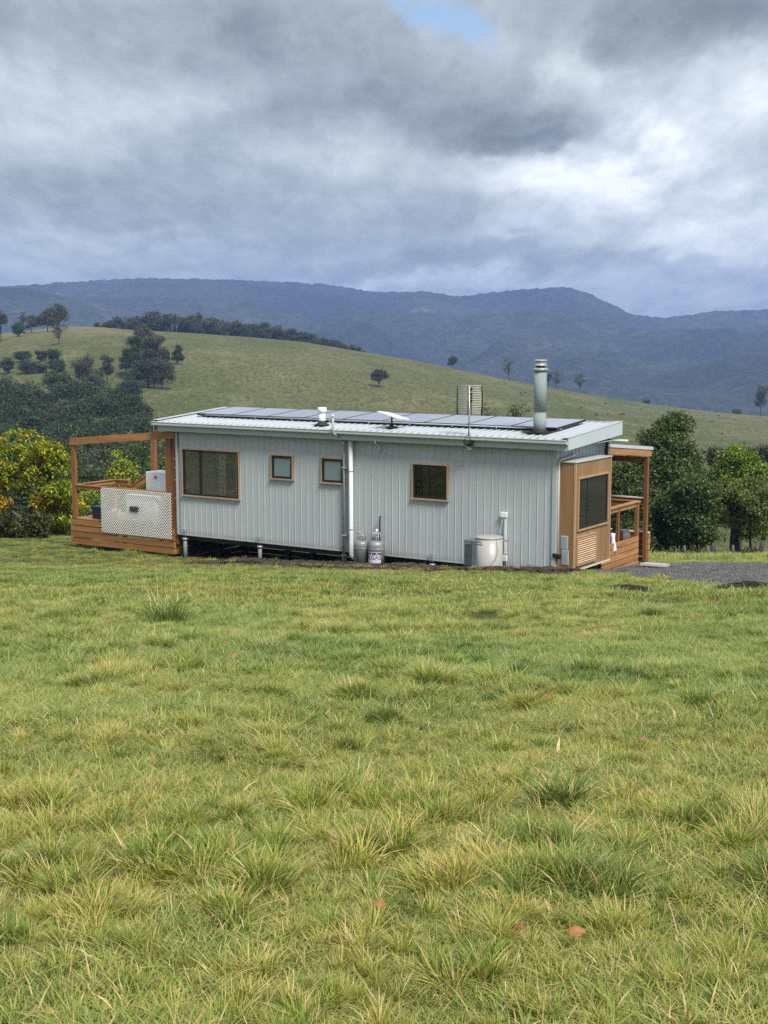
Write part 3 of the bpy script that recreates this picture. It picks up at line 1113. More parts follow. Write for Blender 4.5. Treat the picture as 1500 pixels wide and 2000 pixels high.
# raked barge boards, capped
for (xa, xb) in ((RX1, RX1 + .022), (RX0, RX0 + .022)):
    bm = MB()
    bm.prism([(RY0 - .02, ROOFZ(RY0) - .215), (RY1, ROOFZ(RY1) - .255), (RY1, ROOFZ(RY1) + .045), (RY0 - .02, ROOFZ(RY0) + .045)], 0, xa, xb)
    bm.build('barge_board', M['barge'], house)
    bm = MB()
    bm.prism([(RY0 - .026, ROOFZ(RY0) + .047), (RY1 + .006, ROOFZ(RY1) + .047), (RY1 + .006, ROOFZ(RY1) + .053), (RY0 - .026, ROOFZ(RY0) + .053)], 0, min(xa, xb) - (.16 if xa > 0 else .01), max(xa, xb) + (.01 if xa > 0 else .16))
    bm.build('barge_cap', M['roof'], house)
bm = MB(); bm.prism([(RY1 - .03, ROOFZ(RY1) - .25), (RY1 - .006, ROOFZ(RY1) - .25), (RY1 - .006, ROOFZ(RY1) + .04), (RY1 - .03, ROOFZ(RY1) + .04)], 0, RX0 + .024, RX1 - .002)
bm.build('rear_fascia', M['fascia'], house)
bm = MB(); bm.box(.04, RX1 - .003, -.17, RY1 - .04, 2.77, 2.785); bm.build('gable_soffit', M['fascia'], house)
# ---- solar panels, slightly steeper than the roof sheets
PZ = lambda y: ROOFZ(y) + .105
py0, py1 = .86, 2.40
for i in range(9):
    xa = -.40 - i * 1.172
    xb = xa - 1.150
    th = math.atan(.072)
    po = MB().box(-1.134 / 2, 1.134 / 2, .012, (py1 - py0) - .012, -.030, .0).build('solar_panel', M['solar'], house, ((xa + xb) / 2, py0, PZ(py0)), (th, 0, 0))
    fb = MB()
    L_ = py1 - py0
    for (a, b, c, d) in ((-.575, -.567, 0, L_), (.567, .575, 0, L_), (-.567, .567, 0, .011), (-.567, .567, L_ - .011, L_)):
        fb.box(a, b, c, d, -.050, .004)
    fb.build('panel_frame', M['alu'] if False else M['black'], po)
for yv in (py0 + .18, py1 - .35):
    MB().box(-10.95, -.38, yv - .02, yv + .02, PZ(yv) - .075, PZ(yv) - .040).build('mounting_rail', M['alu'], house)
fm = MB().box(-.02, .02, -.03, .03, 0, .045).box(-.045, .045, -.03, .03, -.004, .004).mesh('mounting_foot', M['alu'])
for i in range(11):
    link('mounting_foot', fm, house, (-.6 - i * 1.0, py0 + .18, ROOFZ(py0 + .18) + .034))
fm2 = MB()
fm2.tube([(0, .04, .06), (0, -.02, .05), (0, -.05, .015), (0, -.055, 0)], .016, 8)
fm2 = fm2.mesh('rail_bracket', M['alu'])
for i in range(9):
    link('rail_bracket', fm2, house, (-.75 - i * 1.172, py0 + .02, ROOFZ(py0) + .030))
# conduit along the front edge of the array
bm = MB(); bm.tube([(-10.6, py0 - .03, ROOFZ(py0) + .075), (-.7, py0 - .03, ROOFZ(py0) + .075)], .018, 8); bm.build('cable_conduit', M['greypipe'], house)
# ---- roof vent pipe
vo_ = MB().lathe([(.085, 3.00), (.085, 3.30)], -6.43, .26, 20).build('vent_pipe', M['white'], house)
MB().lathe([(.10, 3.30), (.112, 3.31), (.112, 3.40), (.10, 3.425), (.0, 3.43)], -6.43, .26, 20).build('vent_cowl', M['white'], vo_)
MB().lathe([(.20, 2.99), (.14, 3.03), (.10, 3.05), (.092, 3.09), (.087, 3.10)], -6.43, .26, 20).build('rubber_boot', M['rubber'], vo_)
# ---- flat internet dish on a stub mast
do_ = MB().tube([(-4.47, .35, 2.98), (-4.47, .35, 3.24)], .022, 10).build('satellite_dish', M['black'], house)
bm = MB()
Mx = Matrix.Translation((-4.43, .35, 3.285)) @ Matrix.Rotation(R(14), 4, 'Y') @ Matrix.Rotation(R(-6), 4, 'X')
bm.box(-.30, .30, -.26, .26, -.018, .018, Mx); bm.build('dish_plate', M['white'], do_, bevel=.012)
bm = MB(); bm.box(-.06, .06, -.05, .05, -.05, -.018, Mx); bm.build('dish_motor', M['greypipe'], do_)
MB().lathe([(.17, 2.985), (.15, 3.01), (.05, 3.04), (.03, 3.08)], -4.47, .35, 16).build('mount_foot', M['rubber'], do_)
# ---- flue
fx, fy = -.70, .60
fo = MB().lathe([(.142, 3.00), (.142, 3.46)], fx, fy, 28).lathe([(.1425, 3.47), (.1425, 4.40)], fx, fy, 28).lathe([(.143, 3.455), (.146, 3.463), (.143, 3.472)], fx, fy, 28).build('flue', M['flue'], house)
MB().lathe([(.150, 4.385), (.172, 4.39), (.174, 4.43), (.150, 4.455)], fx, fy, 28).build('flue_collar', M['galv'], fo)
MB().lathe([(.10, 4.44), (.10, 4.50)], fx, fy, 28).build('flue_throat', M['black'], fo)
bm = MB()
bm.lathe([(.135, 4.495), (.150, 4.50), (.150, 4.515), (.135, 4.52), (.135, 4.60), (.150, 4.605), (.150, 4.62), (.135, 4.625), (.10, 4.64)], fx, fy, 28)
bm.build('flue_cowl', M['galv'], fo)
bm = MB(); bm.box(fx - .32, fx + .26, fy - .28, fy + .24, ROOFZ(fy) + .020, ROOFZ(fy) + .040); bm.lathe([(.24, ROOFZ(fy) + .040), (.15, ROOFZ(fy) + .075), (.136, ROOFZ(fy) + .13)], fx, fy, 28)
bm.build('flue_flashing', M['rubber'], fo)
# ---- antenna with grid reflector
ax_, ay_ = -2.04, -.24
an = MB().tube([(ax_, ay_ + .01, 2.62), (ax_, ay_, 4.06)], .016, 8).build('tv_antenna', M['alu'], house)
bm = MB()
for s_ in (-1, 1):
    bm.tube([(ax_ + s_ * .312, ay_ + .01, 3.40), (ax_ + s_ * .318, ay_ + .02, 3.60), (ax_ + s_ * .320, ay_ + .02, 3.75), (ax_ + s_ * .318, ay_ + .02, 3.90), (ax_ + s_ * .312, ay_ + .01, 4.06)], .016, 8)
bm.build('reflector_rail', M['black'], an)
slm = MB().tube([(-.31, 0, 0), (.31, 0, 0)], .0095, 6).mesh('reflector_rod', simple('dull antenna rod', (.50, .50, .46), .6, 0, .05, 5))
for i in range(17):
    z_ = 3.44 + i * .0385
    link('reflector_rod', slm, an, (ax_, ay_ + .015, z_))
bm = MB(); bm.tube([(ax_ - .03, ay_ + .0, 3.40), (ax_ - .03, ay_ + .02, 4.05)], .01, 6); bm.tube([(ax_ + .05, ay_ + .0, 3.42), (ax_ + .05, ay_ + .02, 4.05)], .009, 6)
for z_ in (3.98, 3.88, 3.80, 3.72):
    bm.box(ax_ + .03, ax_ + .075, ay_ - .02, ay_ + .02, z_ - .018, z_ + .018)
bm.build('dipole_bracket', M['black'], an)
bm = MB()
for j in range(4):
    rr = .085 + .012 * j
    bm.tube([(ax_ + .01 + rr * math.cos(t_), -.30 - .02 + .012 * j, 2.83 + rr * math.sin(t_)) for t_ in np.linspace(0, 2 * PI, 25)], .009, 6, caps=False)
bm.tube([(ax_ + .02, -.29, 3.4), (ax_ + .025, -.30, 3.1), (ax_ + .03, -.33, 2.93)], .006, 6)
bm.build('cable_coil', M['rubber'], an)
bm = MB(); bm.box(ax_ - .05, ax_ + .05, -.255, -.216, 2.62, 2.70); bm.box(ax_ - .03, ax_ + .12, -.24, -.216, 2.735, 2.76)
bm.build('mast_bracket', M['galv'], an)
# ---- downpipe and conduits on the front wall
dx = -5.34
bm = MB()
bm.tube([(dx, -.10, 2.86), (dx, -.095, .02), (dx + .005, -.10, -.06), (dx + .05, -.105, -.115), (dx + .10, -.11, -.13)], .052, 18)
bm.build('downpipe', M['whitepipe'], house)
MB().tube([(dx + .075, -.108, -.13), (dx + .13, -.112, -.131)], .060, 18).build('pipe_elbow', M['whitepipe'], house)
for z_ in (.55, 1.95):
    MB().tube([(dx, -.1, z_ - .012), (dx, -.1, z_ + .012)], .058, 18).build('pipe_clip', M['greypipe'], house)
cx_ = -5.57
bm = MB()
bm.tube([(cx_, -.07, -.25), (cx_, -.07, 2.62), (cx_ - .01, -.12, 2.70), (cx_ - .09, -.36, 2.86), (cx_ - .10, -.37, 2.95), (cx_ - .10, -.37, 3.24)], .030, 12)
bm.build('conduit', M['greypipe'], house)
MB().tube([(cx_ - .10, -.37, 3.24), (cx_ - .10, -.37, 3.30)], .034, 12).build('conduit_cap', M['whitepipe'], house)
for z_ in (.38, 2.02):
    MB().box(cx_ - .045, cx_ + .10, -.104, -.036, z_ - .012, z_ + .012).build('pipe_clip', M['greypipe'], house)
MB().tube([(cx_, -.07, 2.60), (cx_, -.07, 2.64)], .036, 12).build('pipe_clip', M['whitepipe'], house)
MB().tube([(-4.56, -.055, 2.42), (-4.56, -.055, 2.60)], .018, 10).tube([(-4.56, -.055, 2.62), (-4.56, -.225, 2.66), (-4.56, -.225, 2.74)], .018, 10).build('overflow_pipe', M['whitepipe'], house)
# electrical riser right of the tank
bm = MB(); bm.box(-1.30, -1.14, -.10, -.036, 1.13, 1.25); bm.build('junction_box', M['white'], house, bevel=.01)
MB().box(-1.21, -1.165, -.075, -.036, .18, 1.13).build('conduit', M['whitepipe'], house)
for z_ in (.62, .30):
    MB().box(-1.235, -1.14, -.08, -.036, z_ - .012, z_ + .012).build('pipe_clip', M['greypipe'], house)
MB().box(-1.24, -1.13, -.10, -.036, .14, .27).build('tap_box', M['whitepipe'], house, bevel=.01)
bm = MB(); bm.tube([(-1.26, -.07, 1.12), (-1.27, -.09, .95), (-1.29, -.11, .78), (-1.32, -.12, .70)], .010, 7)
bm.build('cable', M['greypipe'], house)
# wall brackets low on the cladding and legs under it
M['sleeve'] = simple('dull grey leg sleeve', (.17, .19, .20), .55, 0, .1, 5)
for lx_ in (-10.68, -8.20, -5.62, -3.13, -.58):
    lz = float(H(*Wd(lx_, .02)[:2])) - .1
    br = frame_mb(lx_ - .062, lx_ + .062, -.02, .13, .02, -.050, -.034).build('leg_bracket', M['galv'], house)
    lo = MB().tube([(lx_, -.06 + .07, -.06), (lx_, .01, .03)], .030, 10).build('support_leg', M['galv'], house)
    if lz < -.12:
        MB().tube([(lx_, .01, lz), (lx_, .01, -.14)], .050, 14).build('leg_sleeve', M['sleeve'], lo)
        MB().tube([(lx_, .01, -.155), (lx_, .01, -.10)], .070, 14).build('leg_collar', M['galv'], lo)
# dark underframe: chassis rails, joists, stumps and rear skirt boards with light between
for yv in (.35, 1.2, 2.1):
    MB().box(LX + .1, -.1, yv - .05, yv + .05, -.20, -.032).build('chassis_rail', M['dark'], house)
for i in range(12):
    xx = LX + .3 + i * .92
    MB().box(xx - .025, xx + .025, .08, WY - .05, -.10, -.034).build('cross_member', M['dark'], house)
for xx in (-10.5, -8.2, -5.6, -3.1, -.6):
    for yv in (1.2, 2.3):
        z_ = float(H(*Wd(xx, yv)[:2])) - .1
        MB().box(xx - .06, xx + .06, yv - .06, yv + .06, z_, -.20).build('stump', M['dark'], house)
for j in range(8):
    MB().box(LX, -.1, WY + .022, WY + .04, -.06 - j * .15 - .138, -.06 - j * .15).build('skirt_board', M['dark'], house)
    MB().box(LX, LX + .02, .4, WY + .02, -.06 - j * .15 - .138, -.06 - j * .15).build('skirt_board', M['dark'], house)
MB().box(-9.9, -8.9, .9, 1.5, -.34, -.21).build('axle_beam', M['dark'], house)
# ---- the timber window bay on the right end
BX0, BX1, BY0, BY1, BZ0, BZ1 = .036, .42, .12, 2.02, .05, 2.42
wy0, wy1, wz0, wz1 = .22, 1.86, .90, 2.09
bm = MB()
bm.box(BX0, BX1 - .012, BY0, BY0 + .018, BZ0, BZ1)
bay = bm.build('window_bay', M['ply'], house)
MB().box(BX0, BX1 - .012, BY1 - .018, BY1, BZ0, BZ1).build('side_panel', M['ply'], bay)
for q in ((BY0, wy0, BZ0, BZ1), (wy1, BY1, BZ0, BZ1), (wy0, wy1, BZ0, wz0), (wy0, wy1, wz1, BZ1)):
    MB().box(BX1 - .012, BX1 + .003, q[0] + .001, q[1] - .001, q[2], q[3]).build('face_panel', M['ply'], bay)
MB().box(BX0, BX1, BY0 + .02, BY1 - .02, .86, .89).build('window_seat', M['cedar'], bay)
MB().box(BX0, BX1 - .02, BY0 + .02, BY1 - .02, BZ0 + .01, BZ0 + .04).build('bay_floor', M['ply'], bay)
MB().box(BX1 - .03, BX1 + .014, BY0 - .012, BY0 + .03, BZ0, BZ1).build('corner_trim', M['plyedge'], bay)
MB().box(BX1 - .03, BX1 + .014, BY1 - .03, BY1 + .012, BZ0, BZ1).build('corner_trim', M['plyedge'], bay)
MB().box(BX0 - .0, BX0 + .03, BY0 - .010, BY0 - .001, BZ0, BZ1).build('corner_trim', M['plyedge'], bay)
MB().box(BX0 - .0, BX1 + .03, BY0 - .025, BY1 + .025, BZ1 + .001, BZ1 + .022).build('top_flashing', M['gutter'], bay)
MB().box(BX0, BX1 + .02, BY0 - .018, BY1 + .018, BZ0 - .035, BZ0 - .001).build('base_trim', M['pale'], bay)
# its sliding window
X_ = BX1 + .004


def yframe(y0, y1, z0, z1, w, xa, xb):
    b = MB()
    b.box(xa, xb, y0, y1, z1 - w, z1); b.box(xa, xb, y0, y1, z0, z0 + w)
    b.box(xa, xb, y0, y0 + w, z0 + w, z1 - w); b.box(xa, xb, y1 - w, y1, z0 + w, z1 - w)
    return b


bw = yframe(wy0 + .035, wy1 - .035, wz0 + .035, wz1 - .035, .035, X_ - .03, X_ + .012).build('window', M['winframe'], bay)
for q in ((wy0 - .005, wy1 + .005, wz1 - .035, wz1), (wy0 - .005, wy1 + .005, wz0, wz0 + .035)):
    MB().box(X_ - .03, X_ + .042, q[0], q[1], q[2], q[3]).build('trim_board', M['plyedge'], bw)
for q in ((wy0, wy0 + .034), (wy1 - .034, wy1)):
    MB().box(X_ - .03, X_ + .040, q[0], q[1], wz0 + .036, wz1 - .036).build('trim_board', M['plyedge'], bw)
ym = wy0 + .55
MB().box(X_ - .02, X_ + .006, ym - .035, ym + .035, wz0 + .07, wz1 - .07).build('mullion', M['winframe'], bw)
MB().box(X_ - .010, X_ - .004, wy0 + .07, ym - .035, wz0 + .07, wz1 - .07).build('pane', M['glass'], bw)
MB().box(X_ - .010, X_ - .004, ym + .035, wy1 - .07, wz0 + .07, wz1 - .07).build('pane', M['glass'], bw)
MB().box(.08, .10, ym + .10, BY1 - .05, .95, 2.35).build('blind', M['blind'], bay)
bm = MB()
for i in range(26):
    a = RNG.uniform(0, 2 * PI); l = RNG.uniform(.05, .13)
    c0 = Vector((.28, 1.05 + RNG.uniform(-.22, .22), .89))
    bm.bar(c0, c0 + Vector((math.cos(a) * l * .5, math.sin(a) * l, l)), .018, .003)
bm.build('potted_herbs', M['navy'] if False else leaf_mat('herb leaf', [(.05, .10, .04), (.09, .14, .06)]), bay)
# louvred vent
ly0, ly1, lz0, lz1 = .19, 1.20, .135, .785
lv = yframe(ly0, ly1, lz0, lz1, .035, BX1 + .004, BX1 + .050).build('louvre_frame', M['plyedge'], bay)
MB().box(BX1 + .0035, BX1 + .008, ly0 + .035, ly1 - .035, lz0 + .035, lz1 - .035).build('louvre_backing', M['dark'], lv)
lm = MB()
lm.prism([(.006, -.022), (.012, -.026), (.046, -.012), (.046, -.004), (.040, -.002), (.006, .012)], 1, ly0 + .036, ly1 - .036)
lm_ = lm.mesh('louvre_slat', M['louvre'])
for i in range(12):
    link('louvre_slat', lm_, lv, (BX1 + .004, 0, lz0 + .066 + i * .0475))
# pale grilles on the bay's side
for (a, b, c, d) in ((.10, .27, .50, .80), (.125, .295, .16, .485)):
    go = MB().box(a, b, BY0 - .012, BY0 - .001, c, d).build('vent_grille', M['vent'], bay)
    MB().box(a + .018, b - .018, BY0 - .016, BY0 - .0125, c + .018, d - .018).build('grille_mesh', M['ventin'], go)
# black flood light and white pipe round the bay
fl = MB().box(.05, .16, -.06, .03, .30, .40).build('flood_light', M['black'], house)
MB().box(-.02, .05, -.055, -.038, .37, .41).box(-.005, .07, -.065, -.05, .33, .42).build('light_bracket', M['black'], fl)
MB().box(.155, .163, -.05, .02, .31, .39).build('light_lens', M['darkglass'], fl)
bm = MB(); bm.tube([(.058, .045, -.25), (.058, .045, 2.36), (.06, .07, 2.45), (.062, .14, 2.47), (.062, .90, 2.53)], .022, 12)
bm.build('side_pipe', M['whitepipe'], house)
MB().tube([(.06, .70, 2.512), (.06, .78, 2.52)], .032, 12).build('pipe_clip', M['whitepipe'], house)
# rear downpipe and cable at the far corner
MB().tube([(.10, 2.62, 2.90), (.07, 2.60, 2.75), (.05, 2.60, 2.5), (.05, 2.60, .0)], .035, 10).build('rear_downpipe', M['black'], house)

# ------------------------------------------------------------------ left timber deck with pergola
DK = Wd(-12.9, .75, .0)
deck = empty('timber_deck', DK, -yaw, 'stained timber deck with open pergola frame at the left end of the grey house', 'deck')
DX0, DX1, DY0, DY1 = -14.80 + 12.9, -11.06 + 12.9, -.75, .95
DYB = DY1


def dpart(mb, name, m): return mb.build(name, M[m], deck)


n = 12
for i in range(n):
    y0 = DY0 + .02 + i * (DY1 - DY0) / n
    dpart(MB().box(DX0 + .0, DX1 + .05, y0, y0 + (DY1 - DY0) / n - .006, .105, .13), 'deck_board', 'boardx')
zz = .10
hs = .148
for j in range(4):
    z1 = zz - j * (hs + .026)
    dpart(MB().box(DX0, DX1, DY0 - .022, DY0, z1 - hs, z1), 'skirt_board', 'boardx')
    dpart(MB().box(DX1 + .002, DX1 + .024, DY0 - .02, DY1, z1 - hs, z1), 'skirt_board', 'boardy')
    dpart(MB().box(DX0 - .022, DX0 - .002, DY0 - .02, DY1, z1 - hs, z1), 'skirt_board', 'boardy')
for xx in (DX0 + .15, (DX0 + DX1) / 2, DX1 - .15):
    for yv in (DY0 + .12, DY1 - .1):
        z_ = float(H(*Wd(xx - 12.9, yv + .75)[:2])) - .15
        dpart(MB().box(xx - .045, xx + .045, yv - .045, yv + .045, z_, .10), 'stump', 'postz')
dpart(MB().box(DX0 + .04, DX0 + .16, DY0 + .0, DY0 + .10, .13, 2.17), 'post', 'postz')
dpart(MB().box(-11.31 + 12.9, -11.13 + 12.9, DY0, DY0 + .10, .13, 2.50), 'post', 'postz')
dpart(MB().box(-13.27 + 12.9, -13.13 + 12.9, DY1 - .11, DY1 - .0, .13, 2.27), 'post', 'postz')
# slatted end post against the house
dpart(MB().box(-11.128 + 12.9, -11.11 + 12.9, DY0 - .0, DY0 + .12, .13, 2.50), 'post', 'postz')
dpart(MB().box(-10.985 + 12.9, -10.945 + 12.9, DY0 + .02, DY0 + .35, -.30, 2.55), 'post', 'postz')
dpart(MB().box(-11.108 + 12.9, -10.99 + 12.9, DY0 + .04, DY0 + .06, .13, 2.5), 'post_panel', 'postz')
# beams
bm = MB()
bm.prism([(DX0 + .03, 2.165), (-10.95 + 12.9, 2.50), (-10.95 + 12.9, 2.70), (DX0 + .03, 2.355)], 1, DY0 - .03, DY0 + .025)
dpart(bm, 'pergola_beam', 'boardx')
bm = MB()
bm.prism([(-14.0 + 12.9, 2.20), (-10.95 + 12.9, 2.44), (-10.95 + 12.9, 2.60), (-14.0 + 12.9, 2.36)], 1, DY1 - .03, DY1 + .02) if False else None
dpart(MB().box(-11.09 + 12.9, -10.99 + 12.9, DY0 + .03, DY1, 2.50, 2.66), 'pergola_beam', 'boardy')
for z_ in (1.72, 1.95, .92, 1.4, 2.6):
    dpart(MB().box(-10.99 + 12.9, -10.92 + 12.9, DY0 + .0, DY0 + .03, z_, z_ + .02), 'post_bracket', 'whitepipe')
# rails
dpart(MB().box(DX0 + .10, -11.32 + 12.9, DY0 + .005, DY0 + .095, 1.045, 1.075), 'hand_rail', 'boardx')
dpart(MB().box(DX0 + .16, -11.32 + 12.9, DY0 + .035, DY0 + .065, .945, 1.043), 'rail_board', 'boardx')
dpart(MB().box(DX0 + .05, DX0 + .14, DY0 + .10, DY1, 1.046, 1.076), 'hand_rail', 'boardy')
dpart(MB().box(DX0 + .08, DX0 + .11, DY0 + .10, DY1, .946, 1.044), 'rail_board', 'boardy')
dpart(MB().box(DX0 + .145, DX0 + .62, DY1 - .09, DY1 - .0, 1.05, 1.08), 'hand_rail', 'boardx')
dpart(MB().box(DX0 + .145, DX0 + .62, DY1 - .06, DY1 - .03, .92, 1.048), 'rail_board', 'boardx')
dpart(MB().box(DX0 + .53, DX0 + .62, DY1 - .028, DY1 + .05, .13, 1.048), 'rail_post', 'postz')
dpart(MB().box(DX0 + .05, DX0 + .14, DY1 - .10, DY1 - .01, .13, .944), 'rail_post', 'postz')
# sloping stair rail behind
dpart(MB().bar((-13.28 + 12.9, DY1 + .03, 1.30), (-14.15 + 12.9, DY1 + .03, .80), .04, .13), 'stair_rail', 'boardx')
dpart(MB().bar((-13.28 + 12.9, DY1 + .03, 1.40), (-14.15 + 12.9, DY1 + .03, .90), .09, .03), 'stair_rail', 'boardx')

# lattice screen hung in front of it
LA = Wd(-12.36, -.045, .44)
lat = MB()
LW, LH = 2.53, 1.22
def clip_line(c, s):
    # line  x - s*y = c   within the sheet; returns two end points
    pts = []
    for yv in (-LH / 2, LH / 2):
        xv = c + s * yv
        if -LW / 2 <= xv <= LW / 2: pts.append((xv, yv))
    for xv in (-LW / 2, LW / 2):
        yv = (xv - c) / s
        if -LH / 2 < yv < LH / 2: pts.append((xv, yv))
    return pts[:2]
pitch = .082
for s, yo in ((1, -.006), (-1, .006)):
    c = -(LW + LH) / 2 + .02
    while c < (LW + LH) / 2:
        pp = clip_line(c, s)
        if len(pp) == 2:
            lat.bar((pp[0][0], yo, pp[0][1]), (pp[1][0], yo, pp[1][1]), .034, .007, up=(0, 1, 0)) if False else None
            a = Vector((pp[0][0], yo, pp[0][1])); b = Vector((pp[1][0], yo, pp[1][1]))
            if (b - a).length > .04:
                d = (b - a).normalized(); nrm = Vector((0, 1, 0)); sd = d.cross(nrm)
                vs = []
                for p in (a, b):
                    for i, j in ((-1, -1), (1, -1), (1, 1), (-1, 1)):
                        vs.append(p + sd * (i * .0085) + nrm * (j * .0045))
                lat.add(vs, [(3, 2, 1, 0), (4, 5, 6, 7), (0, 1, 5, 4), (1, 2, 6, 5), (2, 3, 7, 6), (3, 0, 4, 7)])
        c += pitch
lo_ = lat.build('lattice_screen', M['lattice'])
lo_.location = LA
lo_.rotation_euler = (0, 0, -yaw)
tag(lo_, 'white diagonal lattice screen hung on the front of the left deck', 'lattice')

# cabinet, appliance, planter and the white things on the deck
cab = empty('cabinet', Wd(-12.30, 1.05, .13), -yaw, 'tall white enamel cabinet with round dark badge behind the pergola post', 'cabinet')
MB().box(-.42, .42, -.28, .28, 0, 1.34).build('body', M['white'], cab, bevel=.015)
MB().tube([(-.12 + .06, -.283, 1.20), (-.12 + .06, -.292, 1.20)], .045, 20).build('badge', M['signal'], cab)
MB().box(-.065, -.055, -.296, -.2925, 1.175, 1.225).build('badge_mark', M['white'], cab)
app = empty('outdoor_heater', Wd(-12.3, .36, .13), -yaw, 'white round-cornered appliance behind the lattice with a dark grey outlet', 'appliance')
MB().box(-.60, .56, -.25, .25, .0, .78).build('body', M['white'], app, bevel=.09)
MB().box(-.27, .05, -.36, -.24, .33, .50).build('outlet_surround', M['ventin'], app)
MB().box(-.24, .04, -.44, -.362, .36, .48).build('outlet', M['dark'], app)
MB().box(-.19, .0, -.446, -.441, .405, .45).build('outlet_grille', M['pumpdark'], app)
bk = empty('bucket', Wd(-13.72, .42, .13), -yaw, 'squat white bucket on the deck, widest of the white things behind the lattice', 'bucket')
MB().lathe([(.13, 0), (.17, .24), (.18, .25), (.165, .25), (.12, .02)], 0, 0, 20).build('tub', M['white'], bk)
MB().tube([(-.17, 0, .22), (-.12, -.03, .30), (0, -.05, .34), (.12, -.03, .30), (.17, 0, .22)], .006, 6).build('handle', M['galv'], bk)
bo = MB().lathe([(.04, 0), (.045, .01), (.045, .20), (.02, .26), (.018, .31), (.0, .312)], 0, 0, 16).build('bottle', M['white'])
bo.location = Wd(-13.36, .40, .13); tag(bo, 'slim white bottle standing between bucket and small jug behind the lattice', 'bottle')
jg = MB().lathe([(.05, 0), (.075, .03), (.075, .10), (.04, .14), (.03, .16), (.0, .16)], 0, 0, 16).tube([(.07, 0, .04), (.12, 0, .08), (.05, 0, .14)], .01, 6).build('jug', M['white'])
jg.location = Wd(-13.12, .40, .13); tag(jg, 'small white jug on the deck next to the slim bottle behind the lattice', 'jug')
pl = MB().prism([(-.2, 0), (.2, 0), (.24, .34), (-.24, .34)], 1, -.2, .2).build('planter_box', M['navy'], bevel=.01)
pl.location = Wd(-14.02, .42, .13); pl.rotation_euler = (0, 0, -yaw)
tag(pl, 'dark navy plastic planter box on the deck beside the lattice', 'planter')

# ------------------------------------------------------------------ right hand porch
porch = empty('porch', Wd(-1.5, 4.2, 0), -yaw, 'timber porch with slatted sides and steel roof behind the right end of the house', 'porch')
ox, oy = 1.5, -4.2


def ppart(b, name, m): return b.build(name, M[m], porch)


def PB(x0, x1, y0, y1, z0, z1): return MB().box(x0 + ox, x1 + ox, y0 + oy, y1 + oy, z0, z1)


hs = .130
for j in range(6):
    z1 = .215 - j * (hs + .024)
    if z1 - hs < -.66: hs2 = z1 + .66
    ppart(PB(-.022, .0, 2.57, 4.80, z1 - hs, z1), 'side_board', 'boardy')
for j in range(6):
    z1 = .20 - j * (hs + .024)
    ppart(PB(-2.6, -.10, 5.40, 5.42, z1 - hs, z1), 'back_board', 'boardx')
    ppart(PB(-.085, .012, 5.385, 5.425, z1 - hs, z1), 'end_board', 'boardx')
    ppart(PB(-.022, .0, 5.43, 5.56, z1 - hs, z1 ), 'side_board', 'boardy')
ppart(PB(-2.6, .012, 5.36, 5.50, .205, .235), 'rail_cap', 'louvre')
for i in range(14):
    y0 = 2.60 + i * .157
    ppart(PB(-4.0, -.024, y0, y0 + .15, -.02, .005), 'deck_board', 'boardx')
ppart(PB(-4.0, -.03, 2.6, 2.64, -.16, -.021), 'joist', 'postz'); ppart(PB(-4.0, -.03, 4.7, 4.74, -.16, -.021), 'joist', 'postz')
# posts
ppart(PB(-.09, .0 + .0, 5.27, 5.38, -.62, 2.14), 'post', 'postz')
ppart(PB(-3.9, -3.8, 5.27, 5.38, -.9, 2.14), 'post', 'postz')
ppart(PB(-.09, -.002, 4.70, 4.80, .218, 1.06), 'rail_post', 'postz')
ppart(PB(-.09, -.024, 3.57, 3.65, .005, 1.06), 'rail_post', 'postz')
ppart(PB(-.09, -.024, 2.60, 2.68, .005, 1.06), 'rail_post', 'postz')
ppart(MB().box(-.10 + ox, .01 + ox, 5.265 + oy, 5.385 + oy, -.68, -.622), 'post_foot', 'galv')
# rails
ppart(PB(-.11, .02, 2.60, 4.82, 1.062, 1.092), 'hand_rail', 'boardy')
ppart(PB(-.085, -.03, 2.68, 4.69, .945, 1.058), 'rail_board', 'boardy')
ppart(PB(-2.4, -.112, 4.71, 4.82, 1.063, 1.093), 'hand_rail', 'boardx')
ppart(PB(-2.4, -.092, 4.74, 4.78, .94, 1.06), 'rail_board', 'boardx')
ppart(PB(-2.6, -.095, 5.28, 5.37, 1.09, 1.12), 'hand_rail', 'pale')
ppart(PB(-2.6, -.095, 5.31, 5.35, .94, 1.088), 'rail_board', 'boardx')
ppart(PB(-2.42, -2.33, 4.72, 4.80, .005, 1.06), 'rail_post', 'postz')
# roof: drops away from the house
bm = MB(); bm.prism([(2.62 + oy, 2.42), (5.50 + oy, 2.145), (5.50 + oy, 2.30), (2.62 + oy, 2.58)], 0, -.045 + ox, .0 + ox)
ppart(bm, 'roof_beam', 'boardy')
bm = MB(); bm.prism([(2.60 + oy, 2.585), (5.56 + oy, 2.305), (5.56 + oy, 2.385), (2.60 + oy, 2.665)], 0, .003 + ox, .022 + ox)
ppart(bm, 'roof_fascia', 'barge')
for i in range(5):
    xa, xb = .0 - i * .80, -.80 - i * .80
    bm = MB()
    prof, off = rib_profile(xb, xa, .19, .028, .0)
    for (x1_, o1), (x2_, o2) in zip(prof[:-1], prof[1:]):
        v = []
        for xx, oo in ((x1_, o1), (x2_, o2)):
            for yv in (2.6, 5.55):
                zt = 2.645 - (yv - 2.6) * .0955 + oo
                v.append((xx + ox, yv + oy, zt)); v.append((xx + ox, yv + oy, zt - .004))
        bm.add(v, [(0, 4, 6, 2), (1, 3, 7, 5), (0, 1, 5, 4), (2, 6, 7, 3)])
    ppart(bm, 'roof_sheet', 'roof')
